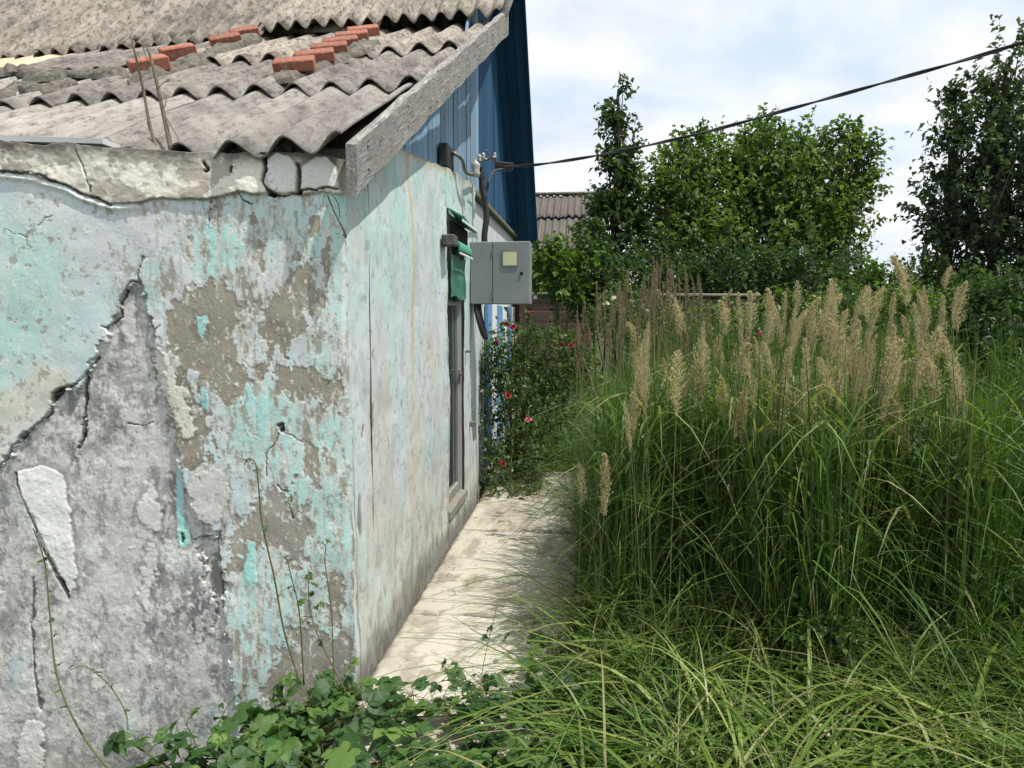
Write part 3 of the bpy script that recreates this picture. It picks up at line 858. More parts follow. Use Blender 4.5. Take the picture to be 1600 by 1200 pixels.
for zc in (1.60, z1 - .075 + .0175):
    MB().box((-.06, (y0 + y1) / 2, (prev + zc - .0175) / 2), (.008, y1 - y0 - .112, zc - prev - .02)).build('pane', M_GLASS, door_o)
    prev = zc + .0175
MB().box((-.03, y1 - .04, 1.02), (.02, .02, .12), bev=.005).box((-.012, y1 - .07, 1.05), (.018, .09, .016), bev=.004).build('door_handle', M_METAL, door_o)
MB().box((-.05, (y0 + y1) / 2, z0 - .035), (.14, y1 - y0 + .1, .07), bev=.008).build('door_sill', mat_simple('worn_sill', lin(140, 136, 128, .7), lin(176, 172, 162, .7), 20, .9, .1, .5), house)
# small latch and hook on the wall right of the door
MB().box((.025, 6.42, .60), (.06, .03, .05), bev=.006).box((.03, 6.44, .66), (.012, .012, .10)).build('wall_hook', M_METAL, house)
MB().box((.02, 6.22, 1.22), (.05, .04, .02), bev=.003).build('wall_hook', M_METAL, house)

# green film over the top light and the little green hood with a dark block standing in for its shaded opening
fw_, fh_ = 9, 16
Vv = []; Ff = []
for j in range(fh_ + 1):
    for i in range(fw_ + 1):
        u = i / fw_; v = j / fh_
        Vv.append((.020 + .004 * math.sin(u * 9 + v * 3) * (1 - v * .3) + .003 * math.sin(v * 11 + u * 4), 5.47 + (.70 - .06 * v) * u, 1.64 + .30 * v + .012 * math.sin(u * 7)))
for j in range(fh_):
    for i in range(fw_):
        a = j * (fw_ + 1) + i; Ff.append((a, a + 1, a + fw_ + 2, a + fw_ + 1))
o = obj('green_film', py_mesh('green_film', Vv, Ff, M_FILM, True), house)
o['label'] = 'green plastic film hanging over the top of the door'
hood = MB()
hood.box((.05, 5.84, 2.215), (.12, .72, .018), Matrix.Rotation(.5, 3, 'Y') @ Matrix.Rotation(-.06, 3, 'X'), .005)
cur = [(.02 + .055 * math.sin(a), 2.0 + .06 * math.cos(a)) for a in np.linspace(-.2, 1.9, 8)]
nv0 = len(hood.v)
for (xx, zq) in cur: hood.v += [(xx, 5.56, zq), (xx, 6.10, zq), (xx - .012, 6.10, zq - .008), (xx - .012, 5.56, zq - .008)]
for q in range(7):
    for e in range(4): hood.f.append((nv0 + q*4 + e, nv0 + q*4 + (e+1) % 4, nv0 + (q+1)*4 + (e+1) % 4, nv0 + (q+1)*4 + e))
ho = hood.build('door_hood', M_GREEN, house); ho['label'] = 'green painted hood boards above the door'
MB().box((.012, 5.84, 2.10), (.04, .66, .16), bev=.005).build('hood_shade_block', M_DARK, ho)  # solid dark block, its colour painting the shade inside the hood
MB().box((.105, 5.84, 2.178), (.010, .72, .022), bev=.003).box((.075, 5.84, 1.955), (.010, .60, .016), bev=.003).build('hood_trim', M_WHITEWOOD, ho)
MB().box((.045, 5.30, 2.02), (.09, .13, .075), bev=.008).build('hinge_block', mat_simple('old_hinge_block', (.05, .05, .05), (.16, .15, .13), 20, .8, .2, .4), house)
MB().hexa([(.005,5.42,1.9),(.03,5.42,1.9),(.03,5.47,1.9),(.005,5.47,1.9),(.005,5.42,2.26),(.012,5.42,2.26),(.012,5.45,2.26),(.005,5.45,2.26)]).build('hood_strap', M_BLACK, house)

# ---- back stretch of the side wall ------------------------------------
M_WHITEWALL = mat_simple('whitewash', lin(202, 208, 208, .8), lin(222, 226, 224, .8), 5, .9, .1, .3)
sw = MB()
sw.hexa([(-.35, 6.85, -.2), (-.06, 6.85, -.2), (-.06, 10.72, -.2), (-.35, 10.72, -.2), (-.35, 6.85, 2.60), (-.06, 6.85, 2.60), (-.06, 10.72, 2.56), (-.35, 10.72, 2.56)])
sw.build('side_wall', M_WHITEWALL, house)
MB().hexa([(-7.2, 10.44, -.2), (-.352, 10.44, -.2), (-.352, 10.72, -.2), (-7.2, 10.72, -.2), (-7.2, 10.44, 2.56), (-.352, 10.44, 2.56), (-.352, 10.72, 2.56), (-7.2, 10.72, 2.56)]).build('back_wall', M_WHITEWALL, house)
MB().box((-.04, 8.8, 2.60), (.07, 3.75, .05), bev=.008).build('sill_beam', mat_simple('mossy_beam', lin(96, 100, 84), lin(130, 128, 108), 14, .9, .1, .5), house)
# painted board panel low on the back stretch
yy = 7.75
for k, wdt in enumerate((.34, .40, .56, .44, .62, .40)):
    MB().box((-.035, yy + wdt / 2, .82), (.035, wdt - .012, 1.62), bev=.004).build('plank', M_PAINTBLUE if k % 2 == 0 else M_WHITEWOOD, house)
    yy += wdt
MB().box((-.02, 10.66, 1.1), (.09, .10, 2.3), bev=.01).build('corner_post', mat_simple('maroon_post', lin(70, 44, 46), lin(92, 58, 58), 20, .8, .2, .3), house)

# ---- roof profile ------------------------------------------------------
def verge_top(Y):                            # top of the barge board, near slope
    return 2.185 + (Y - 3.02) * (4.156 - 2.185) / (6.95 - 3.02)
def roof_low(Y):
    return 2.115 + (Y - 3.05) * .48
RIDGE = (8.42, 5.22)
EAVE2 = (10.86, 2.50)
def roof_any(Y):
    if Y < 6.95: return roof_low(Y)
    if Y < RIDGE[0]: return 4.12 + (Y - 6.95) * (RIDGE[1] - 4.12) / (RIDGE[0] - 6.95)
    return RIDGE[1] + (Y - RIDGE[0]) * (EAVE2[1] - RIDGE[1]) / (EAVE2[0] - RIDGE[0])

# ---- gable boards --------------------------------------------------------
yy = 3.55
k = 0
while yy < 10.6:
    if yy < 7.45: wdt = random.uniform(.13, .20)
    else: wdt = random.uniform(.26, .34)
    ya, yb = yy + .004, min(yy + wdt, 10.62)
    zb = 2.30 if yy < 6.8 else 2.61
    ta, tb = roof_any(ya) - .06, roof_any(yb) - .06
    if min(ta, tb) > zb + .08:
        off = random.uniform(-.006, .006) - .085
        mm = M_BLUELIGHT if 4.02 < yy < 4.62 else (M_BLUEWOOD if yy < 7.45 else M_DARKBLUE)
        MB().hexa([(off-.025,ya,zb),(off,ya,zb),(off,yb,zb),(off-.025,yb,zb),(off-.025,ya,ta),(off,ya,ta),(off,yb,tb),(off-.025,yb,tb)]).build('gable_board', mm, house)
    yy += wdt + random.uniform(.002, .010)
    k += 1
# dark-coloured sheet behind the boards, standing in for the shade in their gaps
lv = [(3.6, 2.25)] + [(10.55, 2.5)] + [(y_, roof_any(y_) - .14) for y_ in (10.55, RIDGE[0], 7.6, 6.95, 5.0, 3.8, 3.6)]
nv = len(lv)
obj('gap_shade_sheet', py_mesh('gap_shade_sheet', [(-.13, a, b) for a, b in lv] + [(-.16, a, b) for a, b in lv], [tuple(range(nv)), tuple(range(2 * nv - 1, nv - 1, -1))] + [(q, q + nv, (q + 1) % nv + nv, (q + 1) % nv) for q in range(nv)], M_DARK), house)

# ---- roof ------------------------------------------------------------
roof = empty('roof'); roof.parent = house
def sheet(X0, width, A, B, pitch, amp, mat, sag=0.0, tilt=0.0, seed=0, ragged=0.0, thick=.0075, name='corrugated_sheet', ph=0.0, lift0=0, parent=None):
    # A = (Y, z) of lower end, B = upper end; runs from X0 leftwards
    nw = max(2, int(round(width / pitch * 12))); nl = 9
    u = np.linspace(0, 1, nw + 1); v = np.linspace(0, 1, nl + 1)
    U, Vv = np.meshgrid(u, v)
    X = X0 - U * width
    Lr = fbm(X, X * 0 + seed, 9, 4, 200 + seed) - .5
    vv = Vv + (1 - Vv) ** 6 * Lr * ragged
    Y = A[0] + (B[0] - A[0]) * vv; Zc = A[1] + (B[1] - A[1]) * vv
    L = math.hypot(B[0] - A[0], B[1] - A[1]); nY, nZ = -(B[1] - A[1]) / L, (B[0] - A[0]) / L
    w = amp * (1.18 - .36 * Vv) * np.cos(2 * np.pi * (X + ph) / pitch)
    bend = (fbm(X * .8 + seed * 3.1, Y * .8, 1.6, 3, 230 + seed) - .5) * sag
    hN = w + bend + tilt * (1 - Vv) * 0 + lift0
    top = np.stack([X, Y + nY * hN, Zc + nZ * hN], -1)
    bot = np.stack([X, Y + nY * (hN - thick), Zc + nZ * (hN - thick)], -1)
    drop = -.03 * np.abs(X)
    top[..., 2] += drop; bot[..., 2] += drop
    ny, nx = X.shape; N = ny * nx
    ii = (np.arange(ny - 1)[:, None] * nx + np.arange(nx - 1)[None]).ravel()
    Ft = np.stack([ii, ii + nx, ii + nx + 1, ii + 1], 1); Fb = np.stack([ii, ii + 1, ii + 1 + nx, ii + nx], 1) + N
    rim = np.concatenate([np.arange(nx), np.arange(1, ny) * nx + nx - 1, np.arange(nx - 2, -1, -1) + (ny - 1) * nx, np.arange(ny - 2, 0, -1) * nx])
    r2 = np.roll(rim, -1)
    Fr = np.stack([rim, r2, r2 + N, rim + N], 1)
    me = np_mesh(name, np.concatenate([top.reshape(-1, 3), bot.reshape(-1, 3)]), np.concatenate([Ft, Fb, Fr]), mat)
    # keep sheet rims crisp
    fl = np.ones(len(me.polygons), bool); fl[-len(Fr):] = False; me.polygons.foreach_set('use_smooth', fl)
    return obj(name, me, parent if parent is not None else roof)
cols = [(0.0, 1.18), (-1.12, 1.24), (-2.30, 1.24), (-3.48, 1.24), (-4.66, 1.24), (-5.84, 1.24)]
rows = [(3.10, 4.52), (4.37, 5.78), (5.60, 7.30)]
for ri, (ya, yb) in enumerate(rows):
    for ci, (xa, wd) in enumerate(cols):
        xo = xa + (.02 + .055 * ri if ci == 0 else 0)
        wdd = wd + (.02 + .055 * ri if ci == 0 else 0)
        mat = M_SHEET
        amp = .034
        if ri == 2 and ci in (3, 4): mat = M_SHEET_SAND; amp = .010
        if ri == 2 and ci in (0, 1): mat = M_SHEET_OLD
        if (ri == 1 and ci in (0, 1)) or (ri == 2 and ci == 2): mat = M_SHEET_MID
        la = .024 if ri else .035
        jit = random.uniform(-.03, .03)
        sheet(xo, wdd, (ya + jit, roof_low(ya + jit) + .034 + la + (.006 if ci % 2 else 0)), (yb, roof_low(yb) + .034 + (.006 if ci % 2 else 0)), .222, amp, mat, .05, 0, ri * 10 + ci, .03 if ri else .015)
# steeper upper slope, older and mossy
ucols = [(.26, 1.20)] + [(-.88 - 1.08 * k, 1.14) for k in range(6)]
for ci, (xa, wd) in enumerate(ucols):
    jit = random.uniform(-.05, .05)
    sheet(xa, wd, (6.96 + jit, 4.13 - (.07 if ci >= 2 else 0) + jit * .7 + (.006 if ci % 2 else 0)), (RIDGE[0], RIDGE[1] + .06 + (.006 if ci % 2 else 0)), .165, .032, M_SHEET_OLD, .05, 0, 50 + ci, .05)
    sheet(xa, wd, (EAVE2[0] + .1, EAVE2[1] - .02 + (.006 if ci % 2 else 0)), (RIDGE[0], RIDGE[1] + .05 + (.006 if ci % 2 else 0)), .15, .02, M_SHEET_OLD, .0, 0, 70 + ci, .0)
rc = MB()
for k in range(6):
    rc.tube([(.3 - k * 1.2, RIDGE[0], RIDGE[1] + .07 - .03 * abs(.3 - k * 1.2)), (.3 - (k + 1) * 1.2 + .05, RIDGE[0], RIDGE[1] + .07 - .03 * abs(.3 - (k + 1) * 1.2))], .09, 10)
rc.build('ridge_cap', M_SHEET_OLD, roof, True)
# barge boards
def barge(P0, P1, hgt, th, mat, name, nseg=26, amp=.008):
    V = []; Fc = []
    for i in range(nseg + 1):
        t = i / nseg
        x = P0[0] + (P1[0] - P0[0]) * t; y = P0[1] + (P1[1] - P0[1]) * t; z = P0[2] + (P1[2] - P0[2]) * t
        h2 = hgt[0] + (hgt[1] - hgt[0]) * t
        e1 = random.uniform(-amp, amp); e2 = random.uniform(-amp, amp)
        V += [(x - th / 2, y, z + e1), (x + th / 2, y, z + e1 - .004), (x + th / 2, y, z - h2 + e2), (x - th / 2, y, z - h2 + e2)]
    for i in range(nseg):
        for q in range(4):
            q2 = (q + 1) % 4
            Fc.append((i*4+q, i*4+q2, (i+1)*4+q2, (i+1)*4+q))
    Fc.append((3, 2, 1, 0)); n = nseg * 4; Fc.append((n, n+1, n+2, n+3))
    return obj(name, py_mesh(name, V, Fc, mat), roof)
barge((.05, 3.10, 2.20), (.25, 6.98, 4.165), (.205, .20), .045, M_VERGE, 'barge_board')
nl = MB().lathe([(.009, 0), (.008, .004), (.003, .006)], (0, 0, 0), 8, Matrix.Rotation(math.pi / 2, 3, 'Y'))
NAIL = py_mesh('nail', nl.v, nl.f, M_METAL)
for q in range(7):
    t = .04 + q * .15
    for dz_ in (.05, .15):
        obj('nail', NAIL, roof, (.05 + .2 * t + .0225, 3.10 + 3.88 * t + random.uniform(-.02, .02), 2.20 + 1.965 * t - dz_ + random.uniform(-.015, .015)))
barge((.275, 6.80, 4.20), (.275, RIDGE[0], RIDGE[1] + .02), (.13, .13), .028, M_VERGE, 'barge_board')
barge((.262, RIDGE[0], RIDGE[1] + .01), (.262, EAVE2[0], EAVE2[1]), (.10, .10), .024, M_DARKBLUE, 'barge_board')
# soffit boards under the far overhang
for k in range(3):
    xa, xb = -.11 + k * .122, -.11 + (k + 1) * .122 - .006
    a, b = RIDGE, EAVE2
    zo = -.035 + .004 * k
    MB().hexa([(xa,a[0],a[1]+zo-.02),(xb,a[0],a[1]+zo-.02),(xb,b[0],b[1]+zo-.02),(xa,b[0],b[1]+zo-.02),(xa,a[0],a[1]+zo),(xb,a[0],a[1]+zo),(xb,b[0],b[1]+zo),(xa,b[0],b[1]+zo)],
              ((0,1,2,3),(7,6,5,4),(0,4,5,1),(1,5,6,2),(2,6,7,3),(3,7,4,0))).build('soffit_board', M_DARKBLUE, roof)
# wooden strip and ledge on top of the front wall, at the left
p0 = onY(-150, 214, 3.08); p1 = onY(170, 220, 3.06)
MB().hexa([(p0[0],3.0,p0[2]-.02),(p1[0],3.02,p1[2]-.02),(p1[0],3.14,p1[2]-.02),(p0[0],3.14,p0[2]-.02),(p0[0],3.0,p0[2]+.005),(p1[0],3.02,p1[2]),(p1[0],3.14,p1[2]),(p0[0],3.14,p0[2]+.005)]).build('wall_plate', M_WHITEWOOD, house)
# rafters seen in the dark under the eave
for k in range(8):
    X = -.15 - .8 * k
    MB().hexa([(X-.04,3.6,2.26-.03*abs(X)),(X+.04,3.6,2.26-.03*abs(X)),(X+.04,8.2,4.45-.03*abs(X)),(X-.04,8.2,4.45-.03*abs(X)),(X-.04,3.6,2.34-.03*abs(X)),(X+.04,3.6,2.34-.03*abs(X)),(X+.04,8.2,4.53-.03*abs(X)),(X-.04,8.2,4.53-.03*abs(X))]).build('rafter', M_BARK, roof)

# mortar and torn felt on the roof
def lump_strip(name, pts, wid, hgt, seed, mat=M_MORTAR, parent=roof, label=None):
    pp = smooth_path(pts, 14); n = len(pp); m = 9
    V = []; Fc = []
    for i, p in enumerate(pp):
        t = (pp[min(i+1, n-1)] - pp[max(i-1, 0)]).normalized()
        sd = t.cross(Vector((0, -.4, 1))).normalized(); nr = sd.cross(t).normalized()
        taper = min(1, i / 3, (n - 1 - i) / 3) * .9 + .1
        for q in range(m):
            a = math.pi * q / (m - 1)
            jw = .55 + 1.1 * float(fbm(np.array([i * .23]), np.array([q * .35 + seed]), 1, 3, seed)[0])
            jh = .2 + 1.6 * float(fbm(np.array([i * .37]), np.array([q * .5 + seed]), 1, 3, seed + 5)[0])
            V.append(tuple(p + sd * math.cos(a) * wid * jw * taper + nr * (math.sin(a) * hgt * jh * taper - .015)))
    for i in range(n - 1):
        for q in range(m - 1):
            a = i * m + q; Fc.append((a, a + 1, a + m + 1, a + m))
    o = obj(name, py_mesh(name, V, Fc, mat, True), parent)
    return o
def roof_pt(px, py, dz=0.03):                # where a sight line meets the lower roof slope
    d = ray(px, py)
    k = 1.0
    for _ in range(60):
        p = CAM + d * k
        err = p[2] - (roof_low(p[1]) + .05 + dz - .03 * abs(p[0]))
        k -= err / (d[2] - .485 * d[1] + 1e-9) * .8
    return Vector(CAM + d * k)
def RP(pts, dz=.03): return [roof_pt(*p, dz) for p in pts]
lump_strip('mortar_ridge', RP([(205, 132), (262, 110), (300, 100), (345, 80), (408, 58)]), .085, .06, 1)
lump_strip('mortar_ridge', RP([(428, 128), (455, 116), (500, 101), (540, 85), (590, 62)]), .085, .05, 2)
lump_strip('mortar_ridge', RP([(160, 72), (240, 66), (330, 58), (420, 50), (560, 46)]), .08, .07, 3)
lump_strip('mortar_ridge', RP([(-20, 118), (40, 112), (70, 122), (120, 116), (200, 118)]), .10, .06, 4)
lump_strip('mortar_ridge', RP([(-20, 158), (30, 140), (80, 142), (112, 128)]), .08, .05, 5)

# ---- bricks lying on the roof (things of their own) ------------------------
bm_ = MB().box((0, 0, .035), (.25, .12, .07), bev=.007)
BR = py_mesh('brick', bm_.v, bm_.f, M_BRICK)
BR2 = py_mesh('brick', MB().box((0, 0, .045), (.25, .125, .09), bev=.008).v, bm_.f, M_BRICK)
def brick(px, py, rz, label, group, big=False, dz=.07, pitch=.55):
    o = obj('brick', BR2 if big else BR)
    p = roof_pt(px, py, dz)
    o.location = p
    o.rotation_euler = (Matrix.Rotation(pitch, 4, 'X') @ Matrix.Rotation(rz, 4, 'Z')).to_euler()
    tag(o, label, 'brick', group)
gl, gr = 'bricks in the left row on the roof', 'bricks in the right row on the roof'
brick(236, 112, .75, 'red brick lowest in the left row, just behind the dry twigs', gl, True, .05, .52)
brick(281, 92, .7, 'red brick second from the bottom of the left row on the roof', gl, True, .05, .52)
brick(354, 69, .55, 'tilted red brick third up the left row on the roof', gl, False, .05, .60)
brick(383, 57, .5, 'topmost red brick of the left row, under the upper roof edge', gl, False, .05, .60)
lab = ['red brick at the lower end of the right row, lying on raised mortar', 'second red brick from the bottom of the right row of six', 'third red brick from the bottom of the right row of six', 'fourth red brick from the bottom of the right row of six', 'fifth red brick from the bottom of the right row of six', 'topmost red brick of the right row, nearest the upper roof']
for (q, l_) in zip([(462, 110, .22), (494, 97, .30), (516, 85, .26), (534, 75, .32), (551, 65, .28), (569, 56, .34)], lab):
    brick(q[0], q[1], q[2], l_, gr, False, .05, .55)

# ---- dry twigs standing behind the wall top ---------------------------------
def twig(pts, r, label, sides=()):
    P = [onY(px, py, 3.22 + dy) for (px, py, dy) in pts]
    mb = MB(); sp = smooth_path(P, 5); n = len(sp)
    mb.tube(sp, [r * (1 - .55 * i / n) for i in range(n)], 6)
    for sd in sides:
        q = smooth_path([onY(a, b, 3.22 + c) for (a, b, c) in sd], 4)
        mb.tube(q, [.0022] * len(q), 4)
    o = mb.build('dry_twig', M_DRYSTEM, None, True)
    tag(o, label, 'twig', 'dry twigs behind the wall top')
twig([(245, 236, 0), (233, 190, .01), (222, 130, .02), (210, 80, .0), (204, 55, .0)], .0085, 'thin dry twig on the left, leaning over the wall top', [[(234, 205, .01), (231, 195, 0), (230, 188, 0)], [(218, 60 + 30, 0), (214, 80, 0)]])
twig([(268, 238, 0), (256, 180, .02), (243, 120, .02), (231, 74, .02)], .012, 'thicker dry twig on the right, leaning over the wall top', [[(290, 238, 0), (275, 210, .0), (259, 182, .01)], [(245, 140, .0), (255, 130, .0), (267, 122, .02)], [(236, 100, .0), (228, 88, 0), (221, 66, 0)], [(252, 170, 0), (258, 165, 0), (260, 150, 0)]])
# loose wire at the corner
lw = MB(); q = smooth_path([onY(512, 306, 3.14), onY(522, 330, 3.12), onY(535, 356, 3.11), onY(541, 371, 3.12), onY(536, 366, 3.13)], 6)
lw.tube(q, .003, 6); q = smooth_path([onY(519, 304, 3.14), onY(528, 318, 3.13), onY(531, 340, 3.12)], 6); lw.tube(q, .0018, 5)
tag(lw.build('loose_wire', M_CABLE, None, True), 'short black wire dangling from the house corner under the roof', 'wire')

# ================================================================== METER BOX, INSULATORS, CABLES
mbx = empty('meter_box', (.01, 6.42, 1.605))
tag(mbx, 'grey metal electricity meter box sticking out from the wall', 'meter box')
def part(name, mb, mat, parent, smooth=False):
    o = mb.build(name, mat, parent, smooth)
    return o
Z0, Z1 = 0.0, .515
bd = MB().box((.25, .11, (Z0+Z1)/2), (.50, .20, Z1-Z0), bev=.004)
part('box_body', bd, M_BOX, mbx)
part('fixed_panel', MB().box((.095, .004, (Z0+Z1)/2), (.184, .014, Z1-Z0-.008), bev=.003), M_BOX, mbx)
dr = part('box_door', MB().box((.343, .002, (Z0+Z1)/2), (.302, .016, Z1-Z0-.008), bev=.003), M_BOX, mbx)
part('sight_window', MB().box((.335, -.0085, .375), (.118, .008, .115), bev=.002), M_YELLOW, dr)
wf = MB()
for (c, d) in (((.335,-.009,.437),(.132,.01,.008)),((.335,-.009,.313),(.132,.01,.008)),((.272,-.009,.375),(.008,.01,.116)),((.398,-.009,.375),(.008,.01,.116))):
    wf.box(c, d, bev=.001)
part('window_frame', wf, M_METAL, dr)
part('lock', MB().lathe([(.014,0),(.014,.008),(.009,.010),(.009,.004)], (.43, -.006, .252), 14, Matrix.Rotation(math.pi/2, 3, 'X')), M_BLACK, dr)
part('hinge', MB().tube([(.19,-.006,.06),(.19,-.006,.11)], .006, 8), M_METAL, mbx)
part('hinge', MB().tube([(.19,-.006,.40),(.19,-.006,.45)], .006, 8), M_METAL, mbx)
part('wall_bracket', MB().box((-.01,.16,.10),(.04,.04,.03)).box((-.01,.16,.42),(.04,.04,.03)), M_METAL, mbx)
# the conduits belong to the supply line
cd = MB()
q = smooth_path([onY(751, 262, 6.55), onY(754, 295, 6.53), onY(760, 335, 6.52), onY(757, 365, 6.50), (onY(757, 380, 6.50))], 6)
cd.tube(q, .026, 10)
o = cd.build('conduit', M_BLACK, None, True); tag(o, 'black conduit running down into the top of the meter box', 'conduit')
cd = MB()
q = smooth_path([onY(748, 470, 6.50), onY(750, 492, 6.50), onY(756, 515, 6.48), onY(759, 528, 6.46), onY(754, 520, 6.44), onY(748, 500, 6.43), onY(744, 482, 6.45), onY(745, 470, 6.5)], 6)
cd.tube(q, .021, 10)
o = cd.build('cable_loop', M_BLACK, None, True); tag(o, 'black cable loop hanging below the meter box', 'cable')
# hook bracket with insulators
br = empty('insulator_bracket', onX(735, 265, .0)); tag(br, 'steel hook bracket with white porcelain insulators on the blue gable', 'insulator')
bl = Vector(br.location)
def L(p): return Vector(p) - bl
hk = MB()
q = smooth_path([L(onX(700, 238, -.07)), L(onX(710, 240, .02)), L(onX(722, 250, .05)), L(onX(727, 268, .06)), L(onX(738, 272, .09)), L(onX(745, 262, .11))], 5)
hk.tube(q, .014, 8)
q = smooth_path([L(onX(742, 252, .10)), L(onX(757, 250, .12)), L(onX(772, 246, .2)), L(onX(774, 252, .2))], 5); hk.tube(q, .012, 8)
q = smooth_path([L(onX(772, 258, .18)), L(onX(768, 245, .18)), L(onX(760, 235, .17))], 5); hk.tube(q, .006, 6)
part('hook', hk, M_METAL, br, True)
part('backing_block', MB().box(L(onX(697, 247, -.04)), (.07, .24, .17), bev=.01), mat_simple('dark_block', (.03, .035, .04), (.06, .065, .07), 20, .9, .1, .3), br)
ins = [(.020, -.075), (.036, -.07), (.042, -.04), (.034, -.01), (.040, .02), (.038, .05), (.022, .062), (.018, .075)]
for (px, py, X, k) in ((743, 264, .11, .78), (749, 247, .14, .36), (755, 244, .16, .34), (773, 243, .2, .3)):
    c = L(onX(px, py, X))
    mbi = MB().lathe([(r * k * 1.15, z * k * 1.1) for r, z in ins], c, 14)
    part('insulator', mbi, M_PORC, br, True)
part('clamp', MB().box(L(onX(788, 260, .25)), (.16, .05, .07), Matrix.Rotation(.12, 3, 'Y'), .01), M_BLACK, br)
q = smooth_path([L(onX(787, 264, .25)), L(onX(771, 268, .22)), L(onX(763, 285, .2)), L(onX(761, 297, .18)), L(onX(758, 292, .16))], 6)
part('pigtail', MB().tube(q, .010, 7), M_CABLE, br, True)
# the overhead line: two strands twisted together
anchor = [(785, 261, 6.75), (850, 256, 6.6), (960, 238, 6.4), (1100, 207, 6.1), (1250, 166, 5.8), (1400, 124, 5.5), (1500, 96, 5.3), (1600, 66, 5.1), (1750, 18, 4.8), (2000, -70, 4.4)]
cl = smooth_path([onY(*a) for a in anchor], 16)
mbc = MB()
for sgn in (0, math.pi):
    P = []; acc = 0
    for i, p in enumerate(cl):
        if i: acc += (cl[i] - cl[i-1]).length
        an = acc * 7.5 + sgn
        P.append(p + Vector((0, math.cos(an), math.sin(an))) * .0065)
    mbc.tube(P, .0072, 7)
tag(mbc.build('overhead_cable', M_CABLE, None, True), 'twisted black power line crossing the sky from the blue gable', 'cable')

# ================================================================== FAR HOUSE AND FENCE
fh = empty('far_house', (onY(885, 500, 17.0)[0], 17.0, GZ))
tag(fh, 'distant mauve house with grey corrugated roof behind the roses', 'house')
fl = Vector(fh.location)
pe = onY(838, 398, 16.6); pr = onY(838, 309, 19.2)
ex0 = onY(760, 398, 16.6)[0]; ex1 = onY(942, 398, 16.6)[0]
zE, zR = pe[2], pr[2]
def far_sheet(xa, wd, A, B, ci):
    o = sheet(xa, wd, A, B, .16, .028, M_SHEET_FAR, .02, 0, 90 + ci, .0, parent=fh)
    o.location = -fl; 
    o.data.transform(Matrix.Translation((0, 0, 0)))
    return o
ncol = 3
for c in range(ncol):
    w = (ex1 - ex0) / ncol
    xa = ex1 - c * w
    ym, zm = 16.6 + (19.2 - 16.6) * .58, zE + (zR - zE) * .58
    far_sheet(xa, w + .06, (16.55, zE + .03 * abs(xa)), (ym + .1, zm + .07 + .03 * abs(xa)), c)
    far_sheet(xa, w + .06, (ym - .05, zm + .05 + .03 * abs(xa)), (19.2, zR + .04 + .03 * abs(xa)), c + 5)
hb = MB()
hb.hexa([(ex0 + .2 - fl.x, 16.9 - fl.y, 0), (ex1 - .25 - fl.x, 16.9 - fl.y, 0), (ex1 - .25 - fl.x, 21.5 - fl.y, 0), (ex0 + .2 - fl.x, 21.5 - fl.y, 0), (ex0 + .2 - fl.x, 16.9 - fl.y, zE - GZ + .05), (ex1 - .25 - fl.x, 16.9 - fl.y, zE - GZ + .05), (ex1 - .25 - fl.x, 21.5 - fl.y, zE - GZ + .05), (ex0 + .2 - fl.x, 21.5 - fl.y, zE - GZ + .05)])
hb.build('wall', M_MAUVE, fh)
MB().box(((ex0 + ex1) / 2 - fl.x, 16.62 - fl.y, zE - GZ - .10), (ex1 - ex0, .05, .13), bev=.01).build('fascia', mat_simple('dark_fascia', (.03, .025, .025), (.05, .04, .04), 20, .8, .2, .2), fh)
MB().box((ex1 - .02 - fl.x, 17.9 - fl.y, (zE + zR) / 2 - GZ + .02), (.05, 3.05, .10), Matrix.Rotation(math.atan2(zR - zE, 2.6), 3, 'X'), .008).build('gutter', M_FENCECAP, fh)
MB().box(((ex0 + ex1) / 2 - fl.x, 19.2 - fl.y, zR - GZ + .09), (ex1 - ex0 + .1, .22, .06), bev=.02).build('ridge_cap', M_SHEET_OLD, fh)
wx = onY(870, 440, 16.88)
wi = MB().box((wx[0] - fl.x, 16.88 - fl.y, wx[2] - GZ), (1.0, .05, 1.0), bev=.01).build('window', M_WHITEWOOD, fh)
MB().box((wx[0] - fl.x, 16.85 - fl.y, wx[2] - GZ), (.84, .02, .84)).build('pane', M_GLASS, wi)

def board_fence(name, px0, px1, Y, ptop, rows, label, gap=.02, seed=0):
    a = onY(px0, ptop, Y); b = onY(px1, ptop, Y)
    f = empty(name, (a[0], Y, GZ)); tag(f, label, 'fence')
    W = b[0] - a[0]; H = a[2] - GZ
    bh = (H - .1) / rows
    n = max(2, int(W / 1.1))
    for k in range(n + 1):
        MB().box((W * k / n, .05, H / 2), (.09, .09, H), bev=.008).build('post', M_FENCE, f)
    for r in range(rows):
        zc = H - .08 - (r + .5) * bh
        MB().box((W / 2 + random.uniform(-.02, .02), random.uniform(-.01, .01), zc), (W, .03, bh - gap), Matrix.Rotation(random.uniform(-.006, .006), 3, 'Y'), .004).build('board', M_FENCE, f)
    MB().box((W / 2, .02, H - .02), (W + .1, .14, .04), Matrix.Rotation(random.uniform(-.008, .008), 3, 'Y'), .01).build('cap_rail', M_FENCECAP, f)
board_fence('board_fence', 826, 900, 12.6, 457, 10, 'weathered board fence with pale cap rail below the distant mauve house', .05)
board_fence('board_fence', 1030, 1182, 11.4, 459, 12, 'low grey fence with pale cap seen through the reed plumes', .02)

